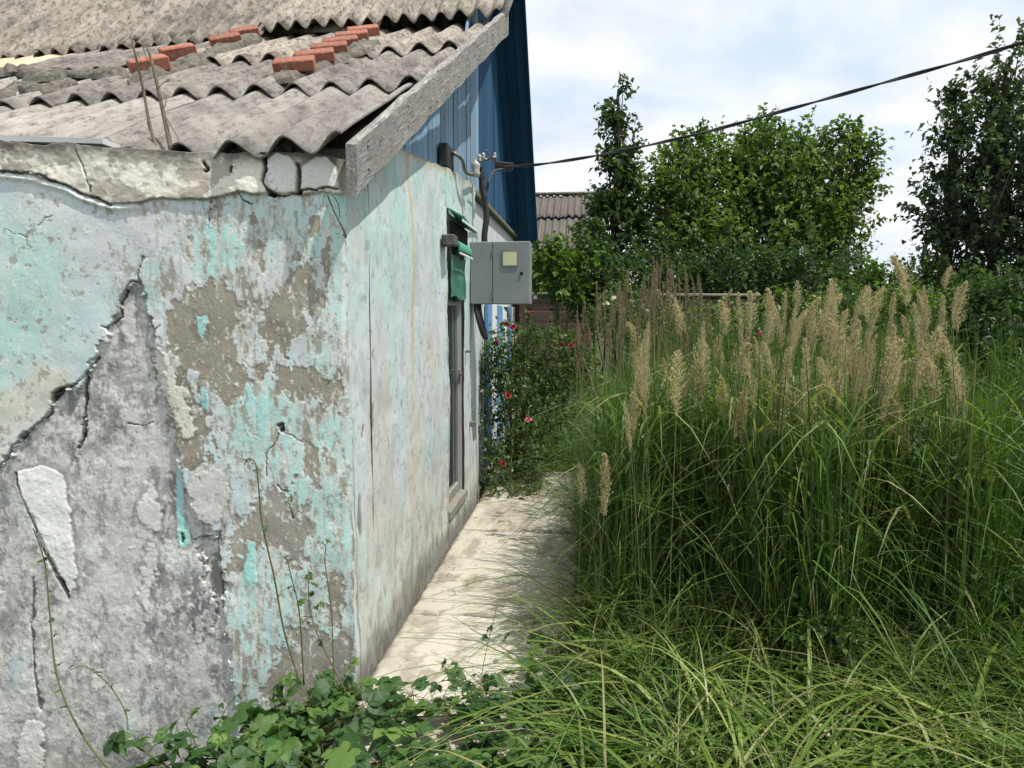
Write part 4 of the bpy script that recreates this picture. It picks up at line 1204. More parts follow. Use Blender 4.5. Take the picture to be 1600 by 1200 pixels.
# ================================================================== VEGETATION
def nrm(a):
    return a / (np.linalg.norm(a, axis=-1, keepdims=True) + 1e-9)
def leaf_quads(P, D, L, Wd, col, fold=.35, droop=0.2, up=None):
    # pointed leaves, folded along the midrib: base, two sides, tip
    n = len(P)
    rv = rng.normal(size=(n, 3)) * .55 + np.array([0, 0, 1.0])
    side = nrm(np.cross(D, rv)); up_ = nrm(np.cross(side, D))
    base = P; tip = P + D * L[:, None] - np.array([0, 0, 1]) * (droop * L)[:, None]
    mid = P + D * (L * .45)[:, None]
    a = mid + side * Wd[:, None] + up_ * (Wd * fold)[:, None]
    b = mid - side * Wd[:, None] + up_ * (Wd * fold)[:, None]
    V = np.stack([base, a, tip, b], 1).reshape(-1, 3)
    i = np.arange(n) * 4
    Fq = np.stack([np.stack([i, i + 1, i + 2], 1), np.stack([i, i + 2, i + 3], 1)], 1).reshape(-1, 3)
    C = np.repeat(col, 4, 0)
    return V, Fq, C
DENS = 3.6
def leafy(name, label, cat, base, lobes, leafL, pal, density, stems=1, trunk_r=.06, shoots=0, group=None, twig=(.3, .55), per=11, wood=M_BARK, spread=.25, upright=.6, crown_name='crown', mat=None, wr=.34):
    base = np.array(base, float)
    root = empty(name, base); tag(root, label, cat, group)
    mbw = MB()
    starts, dirs, lens = [], [], []
    for li, (c, r) in enumerate(lobes):
        c = np.array(c, float); r = np.array(r, float)
        n = int(density * DENS * (r[0] * r[1] + r[1] * r[2] + r[0] * r[2]) * 4.2)
        u = nrm(rng.normal(size=(n, 3)))
        rad = rng.uniform(.25, 1, n) ** .55
        p = c + u * r * rad[:, None]
        nn = fbm(p[:, 0] * 1.3 + p[:, 2] * .9, p[:, 1] * 1.3 - p[:, 2] * .7, 1.6, 3, 300 + li)
        keep = nn > .36
        p = p[keep]; u = u[keep]
        d = nrm(u * .7 + np.array([0, 0, upright]) + rng.normal(size=p.shape) * .35)
        starts.append(p); dirs.append(d); lens.append(rng.uniform(twig[0], twig[1], len(p)))
        # limb from the stem foot to the lobe, then branchlets to some twigs
        foot = base + np.array([rng.normal() * spread * .3, rng.normal() * spread * .3, 0])
        mid1 = foot + (c - foot) * .5 + np.array([rng.normal() * .1, rng.normal() * .1, .1])
        path_ = smooth_path([foot, mid1, c, c + np.array([0, 0, r[2] * .7])], 5)
        m = len(path_)
        rr = [trunk_r * (.75 if li else 1) * (1 - i / (m - 1)) ** 1.2 + .004 for i in range(m)]
        mbw.tube(path_, rr, 6)
        for q in range(min(len(p), 26)):
            k = rng.integers(m // 3, m)
            a = Vector(path_[k]); b = Vector(p[rng.integers(len(p))])
            mbw.tube([a, (a + b) / 2 + Vector((0, 0, .05)), b], [rr[k] * .45, rr[k] * .3, .004], 4, False)
    for s in range(shoots):
        c, r = lobes[rng.integers(len(lobes))]
        an = rng.uniform(0, 6.28); rd = rng.uniform(0, .8)
        p0 = np.array([c[0] + math.cos(an) * r[0] * rd, c[1] + math.sin(an) * r[1] * rd, c[2] + r[2] * (1 - rd * .7) * .8])
        ln = rng.uniform(.3, .9) * min(1.0, r[2])
        d = nrm(np.array([rng.normal() * .15, rng.normal() * .15, 1.0]))
        mbw.tube([p0 - d * .3, p0 + d * ln], [.009, .003], 4, False)
        for t in np.linspace(0, ln, 6):
            starts.append((p0 + d * t)[None]); dirs.append(nrm(d + rng.normal(size=3) * .5)[None]); lens.append(np.array([twig[0] * .8]))
    S = np.concatenate(starts); D = np.concatenate(dirs); Ln = np.concatenate(lens)
    n = len(S)
    t = np.tile(np.linspace(.05, 1, per), (n, 1)) * Ln[:, None]
    P = (S[:, None] + D[:, None] * t[..., None]).reshape(-1, 3)
    DD = np.repeat(D, per, 0)
    LD = nrm(DD * .5 + rng.normal(size=P.shape) * .75 + np.array([0, 0, -.05]))
    LL = leafL * rng.uniform(.4, 1.35, len(P))
    # colour varies by twig and leaf
    pal = np.array(pal)
    tw = np.repeat(rng.uniform(0, 1, n) ** 1.3, per)
    tw = np.clip(tw + rng.normal(size=len(P)) * .15, 0, 1) * (len(pal) - 1)
    i0 = np.clip(tw.astype(int), 0, len(pal) - 2); fr = (tw - i0)[:, None]
    C = pal[i0] * (1 - fr) + pal[i0 + 1] * fr
    V, Fq, C = leaf_quads(P, LD, LL, LL * wr, C)
    V = V - base
    mbw.v = [(a - base[0], b - base[1], c - base[2]) for a, b, c in mbw.v]
    mbw.build('trunk' if cat == 'tree' else 'stems', wood, root, True)
    obj(crown_name, np_mesh(crown_name, V, Fq, mat or M_LEAF, C, False), root)
    return root
G_DARK = [(.028, .060, .026), (.045, .086, .034), (.068, .118, .044), (.10, .16, .06)]
G_BLUE = [(.032, .060, .036), (.050, .088, .048), (.075, .118, .062), (.11, .16, .085)]
G_LIGHT = [(.05, .10, .02), (.08, .15, .03), (.12, .20, .04), (.17, .26, .06)]
G_MID = [(.045, .09, .024), (.085, .15, .036), (.135, .205, .054), (.19, .26, .085)]
def lobe(px, py, Y, rpx, rpy, ry=None):
    c = onY(px, py, Y); s = Y / F
    return (c, (rpx * s, ry if ry else rpx * s * .8, rpy * s))
def gb(px, Y): return (onY(px, 480, Y)[0], Y, GZ)
# slender young tree on the left
leafy('pear_tree', 'slender young tree rising at the left edge of the thicket', 'tree', gb(965, 13.0),
      [lobe(966, 172, 13, 15, 42), lobe(968, 230, 13, 24, 45), lobe(960, 290, 13, 30, 45), lobe(965, 360, 13, 40, 60)], .10, G_DARK, 46, 1, .05, 9, 'trees of the thicket', (.15, .3), 9)
# the round thicket in the middle
leafy('poplar_tree', 'broad leafy tree crowning the middle of the thicket', 'tree', gb(1180, 14.5),
      [lobe(1200, 268, 14.5, 62, 55), lobe(1250, 310, 14.2, 80, 72), lobe(1150, 330, 14.2, 70, 80), lobe(1210, 400, 14, 110, 80)], .105, G_MID, 17, 1, .10, 26, 'trees of the thicket', (.3, .55), 11)
leafy('poplar_tree', 'lighter green tree on the left side of the thicket', 'tree', gb(1050, 13.6),
      [lobe(1065, 305, 13.6, 50, 55), lobe(1095, 262, 13.8, 40, 40), lobe(1030, 340, 13.4, 55, 60), lobe(1070, 400, 13.4, 80, 60)], .10, G_MID, 18, 1, .08, 18, 'trees of the thicket', (.3, .5), 11)
leafy('poplar_tree', 'tree on the right end of the thicket beside the sky gap', 'tree', gb(1330, 13.8),
      [lobe(1315, 280, 13.8, 40, 60), lobe(1340, 260, 13.8, 18, 30), lobe(1322, 380, 13.6, 38, 75), lobe(1285, 400, 13.4, 55, 70)], .10, G_MID, 15, 1, .08, 14, 'trees of the thicket', (.3, .5), 11)
# dark trees at the right edge of the picture
leafy('pear_tree', 'tall dark tree at the right edge, reaching above the cable', 'tree', gb(1560, 10.5),
      [lobe(1570, 145, 10.5, 38, 70), lobe(1545, 225, 10.5, 50, 75), lobe(1620, 235, 10.6, 60, 110), lobe(1560, 330, 10.4, 85, 90), lobe(1640, 370, 10.5, 90, 110)], .085, G_BLUE, 14, 1, .10, 18, 'dark trees at the right', (.25, .5), 12)
leafy('pear_tree', 'smaller dark tree left of the tall one, beside the sky gap', 'tree', gb(1480, 10.8),
      [lobe(1492, 185, 10.8, 16, 40), lobe(1495, 265, 10.8, 32, 45), lobe(1478, 330, 10.8, 42, 45), lobe(1510, 400, 10.7, 60, 65)], .085, G_BLUE, 15, 1, .07, 12, 'dark trees at the right', (.25, .45), 11)
# lower bushes
leafy('bush', 'bright green grape bush in front of the mauve house', 'bush', gb(870, 10.5),
      [lobe(862, 425, 10.5, 32, 30), lobe(895, 440, 10.4, 35, 32)], .10, G_LIGHT, 42, 3, .02, 4, None, (.15, .3), 8, M_STEM)
leafy('bush', 'dark upright bush before the distant corrugated roof', 'bush', gb(918, 11.0),
      [lobe(918, 380, 11, 15, 26), lobe(928, 432, 10.8, 42, 45), lobe(945, 480, 10.6, 45, 40)], .075, G_DARK, 48, 3, .03, 6, None, (.15, .3), 9)
leafy('bush', 'dark brush under the middle of the thicket', 'bush', gb(1120, 12.2),
      [lobe(1040, 450, 12.2, 75, 50), lobe(1150, 450, 12.4, 80, 55), lobe(1270, 450, 12.2, 80, 55)], .08, G_DARK, 22, 4, .03, 8, None, (.2, .4), 10)
leafy('bush', 'low scrub in the gap between thicket and dark trees', 'bush', gb(1400, 11.5),
      [lobe(1390, 475, 11.5, 55, 42), lobe(1450, 470, 10.5, 60, 45)], .07, G_MID, 26, 4, .02, 8, None, (.2, .35), 10)
leafy('bush', 'mid green scrub behind the broad reed plumes', 'bush', gb(1300, 9.6),
      [lobe(1230, 520, 9.6, 60, 40), lobe(1330, 515, 9.6, 70, 45), lobe(1430, 515, 9.4, 60, 45), lobe(1120, 530, 9.8, 60, 35)], .06, G_MID, 26, 4, .02, 16, None, (.2, .35), 10, M_STEM)
# rose bush at the end of the path
def rose_mesh(mat, name='rose'):
    mb = MB()
    V = []; Fc = []
    for ring, (n, r, h, op) in enumerate(((3, .35, .9, .25), (5, .6, .8, .5), (6, .95, .55, .8))):
        for k in range(n):
            an = 2 * math.pi * (k + .3 * ring) / n; wd = 2 * math.pi / n * .75
            b = len(V)
            for j in range(4):
                t = j / 3; rr = r * (.25 + .75 * t ** (1.1 - op * .5)); z = h * t - op * .25 * t * t * 1.6
                for i in range(4):
                    a = an + wd * (i / 3 - .5) * (1.25 - .5 * (t > .9))
                    V.append((rr * math.cos(a), rr * math.sin(a), z + .06 * math.sin(i * 2 + ring)))
            for j in range(3):
                for i in range(3):
                    q = b + j * 4 + i; Fc.append((q, q + 1, q + 5, q + 4))
    return py_mesh(name, V, Fc, mat, True)
R_P, R_D, R_W = rose_mesh(M_ROSE), rose_mesh(M_ROSE_DK), rose_mesh(M_ROSE_WH)
def roses(root, lst, sz=.038):
    for (px, py, Y, me) in lst:
        o = obj('rose', me, root, Vector(onY(px, py, Y)) - root.location)
        o.scale = (sz,) * 3; o.rotation_euler = (random.uniform(.2, 1.1), random.uniform(-.5, .5), random.uniform(0, 6))
G_ROSE = [(.04, .08, .025), (.065, .12, .035), (.105, .17, .055), (.18, .23, .11)]
rb = leafy('rose_bush', 'rose bush with pink and dark red blooms at the end of the path', 'rose bush', gb(815, 7.7),
      [lobe(800, 560, 7.6, 45, 50), lobe(850, 560, 7.6, 55, 45), lobe(830, 640, 7.4, 55, 60), lobe(790, 660, 7.2, 35, 70), lobe(800, 730, 7.1, 45, 40), lobe(880, 640, 7.4, 50, 70), lobe(840, 745, 6.9, 30, 30), lobe(800, 775, 6.7, 38, 22), lobe(895, 590, 7.6, 35, 60), lobe(770, 590, 7.5, 22, 60)], .044, G_ROSE, 44, 5, .012, 14, None, (.10, .2), 9, M_STEM, .5, .4, 'foliage')
roses(rb, [(831, 491, 7.3, R_P), (790, 508, 7.2, R_D), (802, 512, 7.2, R_D), (777, 536, 7.1, R_D), (876, 540, 7.2, R_D), (893, 541, 7.2, R_D), (793, 618, 6.95, R_D), (826, 657, 6.85, R_P), (785, 725, 6.75, R_D), (703, 489 + 300, 6.9, R_D)][:12])
rb2 = leafy('rose_bush', 'rose bush with small cream blooms behind the thin reed spikes', 'rose bush', gb(995, 9.2),
      [lobe(985, 500, 9.2, 60, 38), lobe(1050, 510, 9.2, 40, 30)], .04, G_ROSE, 60, 5, .012, 6, None, (.12, .22), 9, M_STEM, .5, .4, 'foliage')
roses(rb2, [(960, 467, 8.9, R_W), (985, 472, 8.9, R_W), (1003, 480, 8.9, R_W), (1010, 488, 8.9, R_W), (972, 486, 8.9, R_W), (948, 476, 8.9, R_W), (1023, 521, 8.9, R_P), (1026, 457, 9.0, R_W)], .045)
rb3 = leafy('rose_bush', 'rose bush with crimson blooms amid the broad plumes', 'rose bush', gb(1170, 7.6),
      [lobe(1175, 550, 7.6, 45, 40)], .04, G_ROSE, 60, 5, .012, 4, None, (.12, .22), 9, M_STEM, .5, .4, 'foliage')
roses(rb3, [(1190, 523, 6.9, R_P), (1149, 553, 6.9, R_P), (1148, 566, 6.9, R_D), (1193, 545, 6.9, R_D)], .045)
# leafy weeds at the right edge
leafy('tall_weed', 'tall dark leafy weed clump at the right edge of the reeds', 'weed', gb(1545, 5.6),
      [lobe(1545, 520, 5.6, 55, 60), lobe(1585, 600, 5.3, 55, 70), lobe(1530, 620, 5.4, 45, 60), lobe(1620, 520, 5.6, 60, 70), lobe(1600, 700, 5.0, 50, 60)], .055, G_DARK, 95, 6, .010, 26, None, (.15, .3), 10, M_STEM, .8, 1.0, 'foliage', None, .26)
leafy('tall_weed', 'low leafy weed in the shade among the near grass', 'weed', gb(1440, 4.3),
      [lobe(1440, 800, 4.3, 55, 50), lobe(1500, 740, 4.5, 50, 60)], .04, G_MID, 100, 6, .006, 8, None, (.10, .22), 9, M_STEM, .5, 1.0, 'foliage', None, .28)

for (px, py, Y, r_, l_) in ((1010, 1120, 2.95, 45, 'small leafy weed low in the near grass by the creeper'), (1290, 1020, 3.1, 50, 'leafy weed sprig in the middle of the near grass'), (1560, 930, 3.4, 60, 'leafy weed clump at the lower right edge')):
    leafy('small_weed', l_, 'weed', gb(px, Y), [lobe(px, py, Y, r_, r_ * .8), lobe(px + 25, py + 20, Y, r_ * .7, r_ * .6)], .04, G_MID, 60, 4, .004, 4, None, (.08, .16), 8, M_STEM, .3, 1.0, 'foliage', None, .3)
# far-off wood closing the horizon
n = 2600
ang = rng.uniform(-.9, 1.2, n); dist = rng.uniform(120, 170, n)
P0 = np.stack([np.sin(ang) * dist, np.cos(ang) * dist, np.zeros(n)], 1)
m_ = 14
hh = 4.0 + 5 * fbm(ang * 9, ang * 0, 1.0, 4, 400)
Pn = np.repeat(P0, m_, 0) + rng.normal(size=(n * m_, 3)) * np.array([1.3, 1.3, 0]); Pn[:, 2] = np.repeat(hh, m_) * rng.uniform(0, 1, n * m_) ** .7
dd = nrm(rng.normal(size=Pn.shape) + np.array([0, 0, .6])); ll = rng.uniform(.6, 1.5, len(Pn))
cc_ = np.array([.05, .085, .05]) * rng.uniform(.6, 1.3, (len(Pn), 1))
Vw, Fw, Cw = leaf_quads(Pn, dd, ll, ll * .5, cc_)
tag(obj('far_wood', np_mesh('far_wood', Vw, Fw, M_LEAF, Cw, False)), 'hazy far-off line of trees on the horizon', 'wood', kind='stuff')

# ---------------------------------------------------------------- grass
def blades(n, xy, hgt, wid, lean, droop, cols, seg=6, z0=GZ - .02, az=None):
    base = np.concatenate([xy, np.broadcast_to(z0, (n, 1))], 1)
    a = rng.uniform(0, 2 * np.pi, n) if az is None else az
    d = np.stack([np.cos(a), np.sin(a), np.zeros(n)], 1)
    sa = a + np.pi / 2 + rng.normal(size=n) * .5
    sd = np.stack([np.cos(sa), np.sin(sa), np.zeros(n)], 1)
    t = np.linspace(0, 1, seg + 1)
    out = []
    for k in range(seg + 1):
        tt = t[k]
        hor = hgt * (lean * tt + droop * tt ** 2.6)
        ver = hgt * (tt - (droop * .85) * tt ** 3.4 - lean * .25 * tt ** 2)
        c = base + d * hor[:, None]; c[:, 2] += ver
        w = wid * (.55 + .45 * min(1, tt * 5)) * (1 - tt ** 2.2) + .0004
        tw = rng.normal(size=n) * .0
        out.append(c - sd * w[:, None] / 2); out.append(c + sd * w[:, None] / 2)
    V = np.stack(out, 1).reshape(-1, 3)
    i = np.arange(n)[:, None] * (2 * (seg + 1)) + np.arange(seg)[None] * 2
    i = i.ravel()
    Fq = np.stack([i, i + 1, i + 3, i + 2], 1)
    # each blade paler towards its tip or yellowed as a whole
    C = np.repeat(cols, 2 * (seg + 1), 0)
    return V, Fq, C
def pick(pal, n, p=None):
    pal = np.array(pal); i = rng.choice(len(pal), n, p=p)
    return pal[i] * rng.uniform(.75, 1.3, (n, 1))
def rejection(n, f, x0, x1, y0, y1):
    out = []
    tot = 0
    while tot < n:
        x = rng.uniform(x0, x1, n); y = rng.uniform(y0, y1, n)
        k = rng.uniform(0, 1, n) < f(x, y)
        out.append(np.stack([x[k], y[k]], 1)); tot += k.sum()
    return np.concatenate(out)[:n]
PAL_T = [(.045, .10, .020), (.062, .125, .025), (.085, .155, .032), (.036, .075, .020), (.14, .18, .055), (.28, .25, .12)]
W_T = [.26, .27, .2, .14, .09, .04]
def vis(x, y, pad=.35):                      # stay roughly inside what is seen, plus a margin
    return (x < .80 + .80 * y + pad)
def tall_front(x): return 3.02 + .95 * fbm(np.asarray(x, float), np.asarray(x, float) * 0 + 3.3, 1.5, 3, 530) + .10 * np.sin(x * 9)
# tall reed grass: upright culms, long basal blades, and arching leaves springing from the culms
PT_ = dict(p=W_T)
n = 26000
dens = lambda x, y: vis(x, y) * (y > tall_front(x)) * (.45 + .55 * (y < 5.6)) * (fbm(x, y, 1.7, 3, 500) * 1.9 - .25)
xy = rejection(n, dens, 1.04, 7.5, 3.0, 8.8)
hm = lambda xy: (.72 + .56 * fbm(xy[:, 0], xy[:, 1], 1.1, 3, 501)) * (.76 + .24 * sstep(1.0, 1.5, xy[:, 0]))
hg = (rng.normal(1.52, .2, n) * hm(xy)).clip(.5, 1.85)
V1, F1, C1 = blades(n, xy, hg, rng.uniform(.005, .014, n), np.abs(rng.normal(0, .065, n)), np.where(rng.uniform(0, 1, n) < .22, rng.uniform(.3, .7, n), rng.uniform(.0, .14, n)), pick(PAL_T, n, W_T), 7)
n = 20000
xy = rejection(n, dens, 1.06, 7.5, 3.0, 8.0)
zb = rng.uniform(.15, 1.25, n) * hm(xy)
V1b, F1b, C1b = blades(n, xy, rng.uniform(.22, .55, n), rng.uniform(.007, .019, n), rng.uniform(.15, .7, n), rng.uniform(.3, 1.1, n), pick([(.06, .12, .025), (.09, .155, .032), (.12, .19, .045), (.20, .25, .09), (.30, .28, .14)], n, [.28, .3, .24, .14, .04]), 6, z0=(GZ + zb)[:, None])
V1, F1, C1 = np.concatenate([V1, V1b]), np.concatenate([F1, F1b + len(V1)]), np.concatenate([C1, C1b])
tag(obj('tall_grass', np_mesh('tall_grass', V1, F1, M_GRASS, C1, True)), 'dense stand of tall green reed grass beside the path', 'grass', kind='stuff')
# blades leaning over the path edge
n = 1100
xy = rejection(n, lambda x, y: (y > 2.2) * (.3 + .7 * (y > 3.4)), 1.02, 1.25, 2.2, 7.6)
hg = rng.uniform(.25, .85, n) * np.where(xy[:, 1] < 3.3, .5, 1)
V2, F2, C2 = blades(n, xy, hg, rng.uniform(.005, .011, n), rng.uniform(.03, .25, n), rng.uniform(.1, .7, n), pick(PAL_T, n, W_T), 7, az=rng.normal(np.pi, .8, n))
tag(obj('edge_grass', np_mesh('edge_grass', V2, F2, M_GRASS, C2, True)), 'grass blades arching over the right edge of the concrete path', 'grass', kind='stuff')
# trampled short grass in the foreground
PAL_S = [(.085, .15, .028), (.12, .19, .038), (.175, .235, .06), (.05, .10, .022), (.27, .26, .12), (.36, .31, .18)]
n = 10500
xy = rejection(n, lambda x, y: vis(x, y) * (y < tall_front(x) + .25) * np.clip(fbm(x, y, 2.4, 4, 510) * 3.2 - .95, .06, 1), 1.06, 4.2, 1.7, 4.4)
hg = rng.uniform(.22, .75, n) * (.5 + .5 * sstep(1.0, 1.6, xy[:, 0])) * (.6 + .8 * fbm(xy[:, 0], xy[:, 1], 1.6, 3, 511))
V3, F3, C3 = blades(n, xy, hg, rng.uniform(.005, .015, n), rng.uniform(.1, .9, n), rng.uniform(.2, .9, n), pick(PAL_S, n, [.26, .25, .17, .2, .08, .04]), 6, az=fbm(xy[:, 0], xy[:, 1], 1.1, 2, 520) * 14 + rng.normal(size=n) * .7)
tag(obj('short_grass', np_mesh('short_grass', V3, F3, M_GRASS, C3, True)), 'trampled yellow-green short grass in the right foreground', 'grass', kind='stuff')
# knee-high blades linking the short grass with the tall stand
n = 6500
xy = rejection(n, lambda x, y: vis(x, y) * (y < tall_front(x) + .5) * np.clip(fbm(x, y, 2.0, 3, 540) * 3 - 1.0, 0, 1) * (.25 + .75 * sstep(2.4, 3.3, y)), 1.08, 4.4, 2.1, 4.4)
hg = rng.uniform(.35, 1.05, n) * (.55 + .45 * sstep(2.3, 3.4, xy[:, 1])) * (.6 + .4 * sstep(1.0, 1.6, xy[:, 0]))
V9, F9, C9 = blades(n, xy, hg, rng.uniform(.005, .015, n), rng.uniform(.03, .35, n), rng.uniform(.1, .8, n), pick(PAL_T + PAL_S[:3], n, [.18, .18, .14, .12, .06, .02, .12, .10, .08]), 7)
tag(obj('knee_high_grass', np_mesh('knee_high_grass', V9, F9, M_GRASS, C9, True)), 'knee-high green blades between the short grass and the tall stand', 'grass', kind='stuff')
# long bent blades over the short grass
n = 1500
xy = rejection(n, lambda x, y: vis(x, y) * 1.0, .95, 4.2, 1.9, 4.2)
hg = rng.uniform(.5, 1.0, n)
V4, F4, C4 = blades(n, xy, hg, rng.uniform(.007, .014, n), rng.uniform(.2, .8, n), rng.uniform(.4, 1.0, n), pick(PAL_S, n, [.3, .26, .2, .1, .1, .04]), 9)
tag(obj('bent_grass', np_mesh('bent_grass', V4, F4, M_GRASS, C4, True)), 'long bent grass blades arching over the short grass', 'grass', kind='stuff')
n = 1100
xy = rejection(n, lambda x, y: vis(x, y) * 1.0, 1.25, 4.2, 1.9, 4.0)
V7, F7, C7 = blades(n, xy, rng.uniform(.45, 1.0, n), rng.uniform(.012, .028, n), rng.uniform(.2, 1.1, n), rng.uniform(.4, 1.0, n), pick([(.10, .17, .032), (.15, .22, .045), (.22, .28, .075), (.29, .33, .12)], n, [.28, .34, .24, .14]), 10)
tag(obj('broad_grass', np_mesh('broad_grass', V7, F7, M_GRASS, C7, True)), 'broad pale grass blades bending in the right foreground', 'grass', kind='stuff')
# dry litter under the stand
n = 6000
xy = rejection(n, lambda x, y: vis(x, y) * 1.0, .92, 4.5, 2.0, 5.5)
V5, F5, C5 = blades(n, xy, rng.uniform(.12, .4, n), rng.uniform(.003, .007, n), rng.uniform(.8, 2.2, n), rng.uniform(.2, .7, n), pick([(.26, .21, .11), (.32, .26, .15), (.18, .15, .08)], n), 5)
tag(obj('dry_grass', np_mesh('dry_grass', V5, F5, M_GRASS, C5, True)), 'straw coloured dead grass matted under the green blades', 'grass', kind='stuff')
n = 260
xy = rejection(n, lambda x, y: .25 + .75 * (x > .6), .12, .95, 2.2, 7.0)
V8, F8, C8 = blades(n, xy, np.full(n, .012), rng.uniform(.002, .005, n), rng.uniform(2, 8, n), rng.uniform(0, 3, n), pick([(.36, .30, .18), (.26, .21, .12), (.14, .12, .07), (.16, .20, .07)], n), 4, z0=PZ + .006)
tag(obj('path_litter', np_mesh('path_litter', V8, F8, M_GRASS, C8, True)), 'dry straw bits scattered on the pale concrete path', 'litter', kind='stuff')
# rough grass further back
n = 20000
xy = rejection(n, lambda x, y: (x > .9 + (y > 8) * -1.2) * (y > 7.6), -1.0, 14, 7.6, 17)
V6, F6, C6 = blades(n, xy, rng.uniform(.5, 1.3, n), rng.uniform(.008, .018, n), rng.uniform(.05, .4, n), rng.uniform(.1, .7, n), pick(PAL_T, n, W_T), 4)
tag(obj('back_grass', np_mesh('back_grass', V6, F6, M_GRASS, C6, True)), 'rough grass behind the reed stand in front of the trees', 'grass', kind='stuff')

# ---------------------------------------------------------------- reed stalks with plumes
def plume_mesh(L, R, nb, tight, pal, seed):
    r = np.random.default_rng(seed)
    Ps, Ds = [], []
    for b in range(nb):
        t = r.uniform(0, 1) ** .85
        env = (math.sin(math.pi * min(1, t * .93 + .07)) ** .7) * (1 - .35 * t)
        an = r.uniform(0, 6.28); out = R * env * r.uniform(.3, 1.1)
        d = np.array([math.cos(an), math.sin(an), 0])
        for j in range(6):
            q = j / 5
            Ps.append(np.array([0, 0, L * t]) + d * out * q + np.array([0, 0, out * tight * q]) + r.normal(size=3) * .002)
            Ds.append(d * .5 + np.array([0, 0, 1.0]) + r.normal(size=3) * .3)
    P = np.array(Ps); D = nrm(np.array(Ds)); n = len(P)
    bd = r.uniform(-.2, .95) * (1 if R > .02 else .4); P[:, 0] += bd * P[:, 2] ** 2; P[:, 2] -= .35 * abs(bd) * P[:, 2] ** 2
    LL = r.uniform(.007, .015, n)
    pal = np.array(pal); C = pal[r.integers(len(pal), size=n)] * r.uniform(.8, 1.2, (n, 1))
    V, Fq, C = leaf_quads(P, D, LL, LL * .22, C, .2, .0)
    return np_mesh('plume', V, Fq, M_PLUME, C, False)
PT = [(.52, .47, .29), (.60, .55, .36), (.44, .39, .23), (.54, .52, .34)]
PB = [(.27, .22, .15), (.35, .29, .20), (.24, .21, .14)]
WIDE = [plume_mesh(random.uniform(.24, .36), random.uniform(.038, .060), 230, 1.3, PT, 900 + k) for k in range(12)]
THIN = [plume_mesh(random.uniform(.20, .32), random.uniform(.007, .012), 70, 3.0, PB, 950 + k) for k in range(5)]
M_STALK = mat_simple('reed_stalk', (.14, .17, .06), (.24, .22, .10), 20, .6, .3, 0)
def stalk(tip, lean, me, Lp, label, group, r=.0022):
    tip = np.array(tip); z0 = GZ
    hgt = tip[2] - z0
    base = np.array([tip[0] - lean[0] * hgt, tip[1] - lean[1] * hgt, z0])
    rel = tip - base
    mid = rel * .5 - np.array([lean[0], lean[1], 0]) * hgt * .18
    pts = smooth_path([(0, 0, 0), tuple(mid), tuple(rel)], 4)
    mb = MB().tube(pts, [r * (1 - .55 * i / (len(pts) - 1)) for i in range(len(pts))], 4, False)
    o = mb.build('reed_stalk', M_STALK, None, True, base)
    dirv = (pts[-1] - pts[-2]).normalized()
    p = obj('plume', me, o, pts[-1] - dirv * Lp)
    p.rotation_mode = 'QUATERNION'; p.rotation_quaternion = dirv.to_track_quat('Z', 'Y') @ Matrix.Rotation(random.uniform(0, 6), 3, 'Z').to_quaternion()
    k = random.uniform(.5, 1.15); p.scale = (k, k, random.uniform(.6, 1.15))
    tag(o, label, 'reed', group)
lw_ = 'fluffy tan reed plume among the many swaying above the green blades'
gw_ = 'broad reed plumes over the grass stand'
wide_tips = [(1213, 452), (1232, 470), (1262, 445), (1290, 455), (1303, 442), (1328, 462), (1345, 450), (1358, 440), (1395, 470), (1200, 500), (1216, 490), (1248, 500), (1275, 490), (1283, 470), (1300, 500), (1316, 485), (1338, 500), (1362, 497), (1392, 520), (1440, 485), (1478, 460), (1493, 455), (1465, 500), (1450, 490), (1390, 545), (1362, 540), (1310, 520), (1485, 535), (1438, 555), (1270, 560), (1255, 585), (1225, 600), (1210, 560), (1340, 560), (1295, 545), (1320, 555), (1405, 570), (1236, 530), (1375, 580), (1470, 545),
             (1068, 452), (1075, 465), (1145, 458), (1152, 475), (1005, 515), (1012, 540), (1085, 550), (1060, 560), (1150, 600), (1210, 620), (1105, 560), (950, 725), (912, 715), (1010, 560), (1120, 500), (1180, 480), (1170, 520)]
for (px, py) in wide_tips:
    Yd = random.uniform(4.0, 5.4) if py < 520 else random.uniform(3.4, 3.8)
    stalk(onY(px, py, Yd), (random.gauss(.05, .10), random.uniform(-.08, .08)), random.choice(WIDE), .25, lw_, gw_)
for k in range(60):
    px = random.uniform(1120, 1500); py = random.gauss(535, 48)
    stalk(onY(px, py, random.uniform(5.0, 7.0)), (random.gauss(.05, .10), random.uniform(-.08, .08)), random.choice(WIDE), .25, lw_, gw_)
for k in range(34):
    px = random.uniform(960, 1500); py = random.gauss(565, 40)
    stalk(onY(px, py, random.uniform(3.4, 3.9)), (random.gauss(.03, .08), random.uniform(-.08, .02)), random.choice(WIDE), .25, lw_, gw_)
lt_ = 'narrow brown reed spike in the thin cluster right of the roses'
gt_ = 'narrow reed spikes beside the rose bush'
for k in range(105):
    px = random.gauss(1010, 60); py = 400 + abs(random.gauss(0, 1)) * 60 + abs(px - 1060) * .35
    px = min(max(px, 902), 1140)
    stalk(onY(px, py, random.uniform(4.6, 6.6)), (random.gauss(0, .06), random.uniform(-.06, .06)), random.choice(THIN), .25, lt_, gt_)
stalk(onY(1422, 410, 4.6), (.02, 0), WIDE[0], .25, 'tallest reed plume, standing alone against the gap between the trees', None)
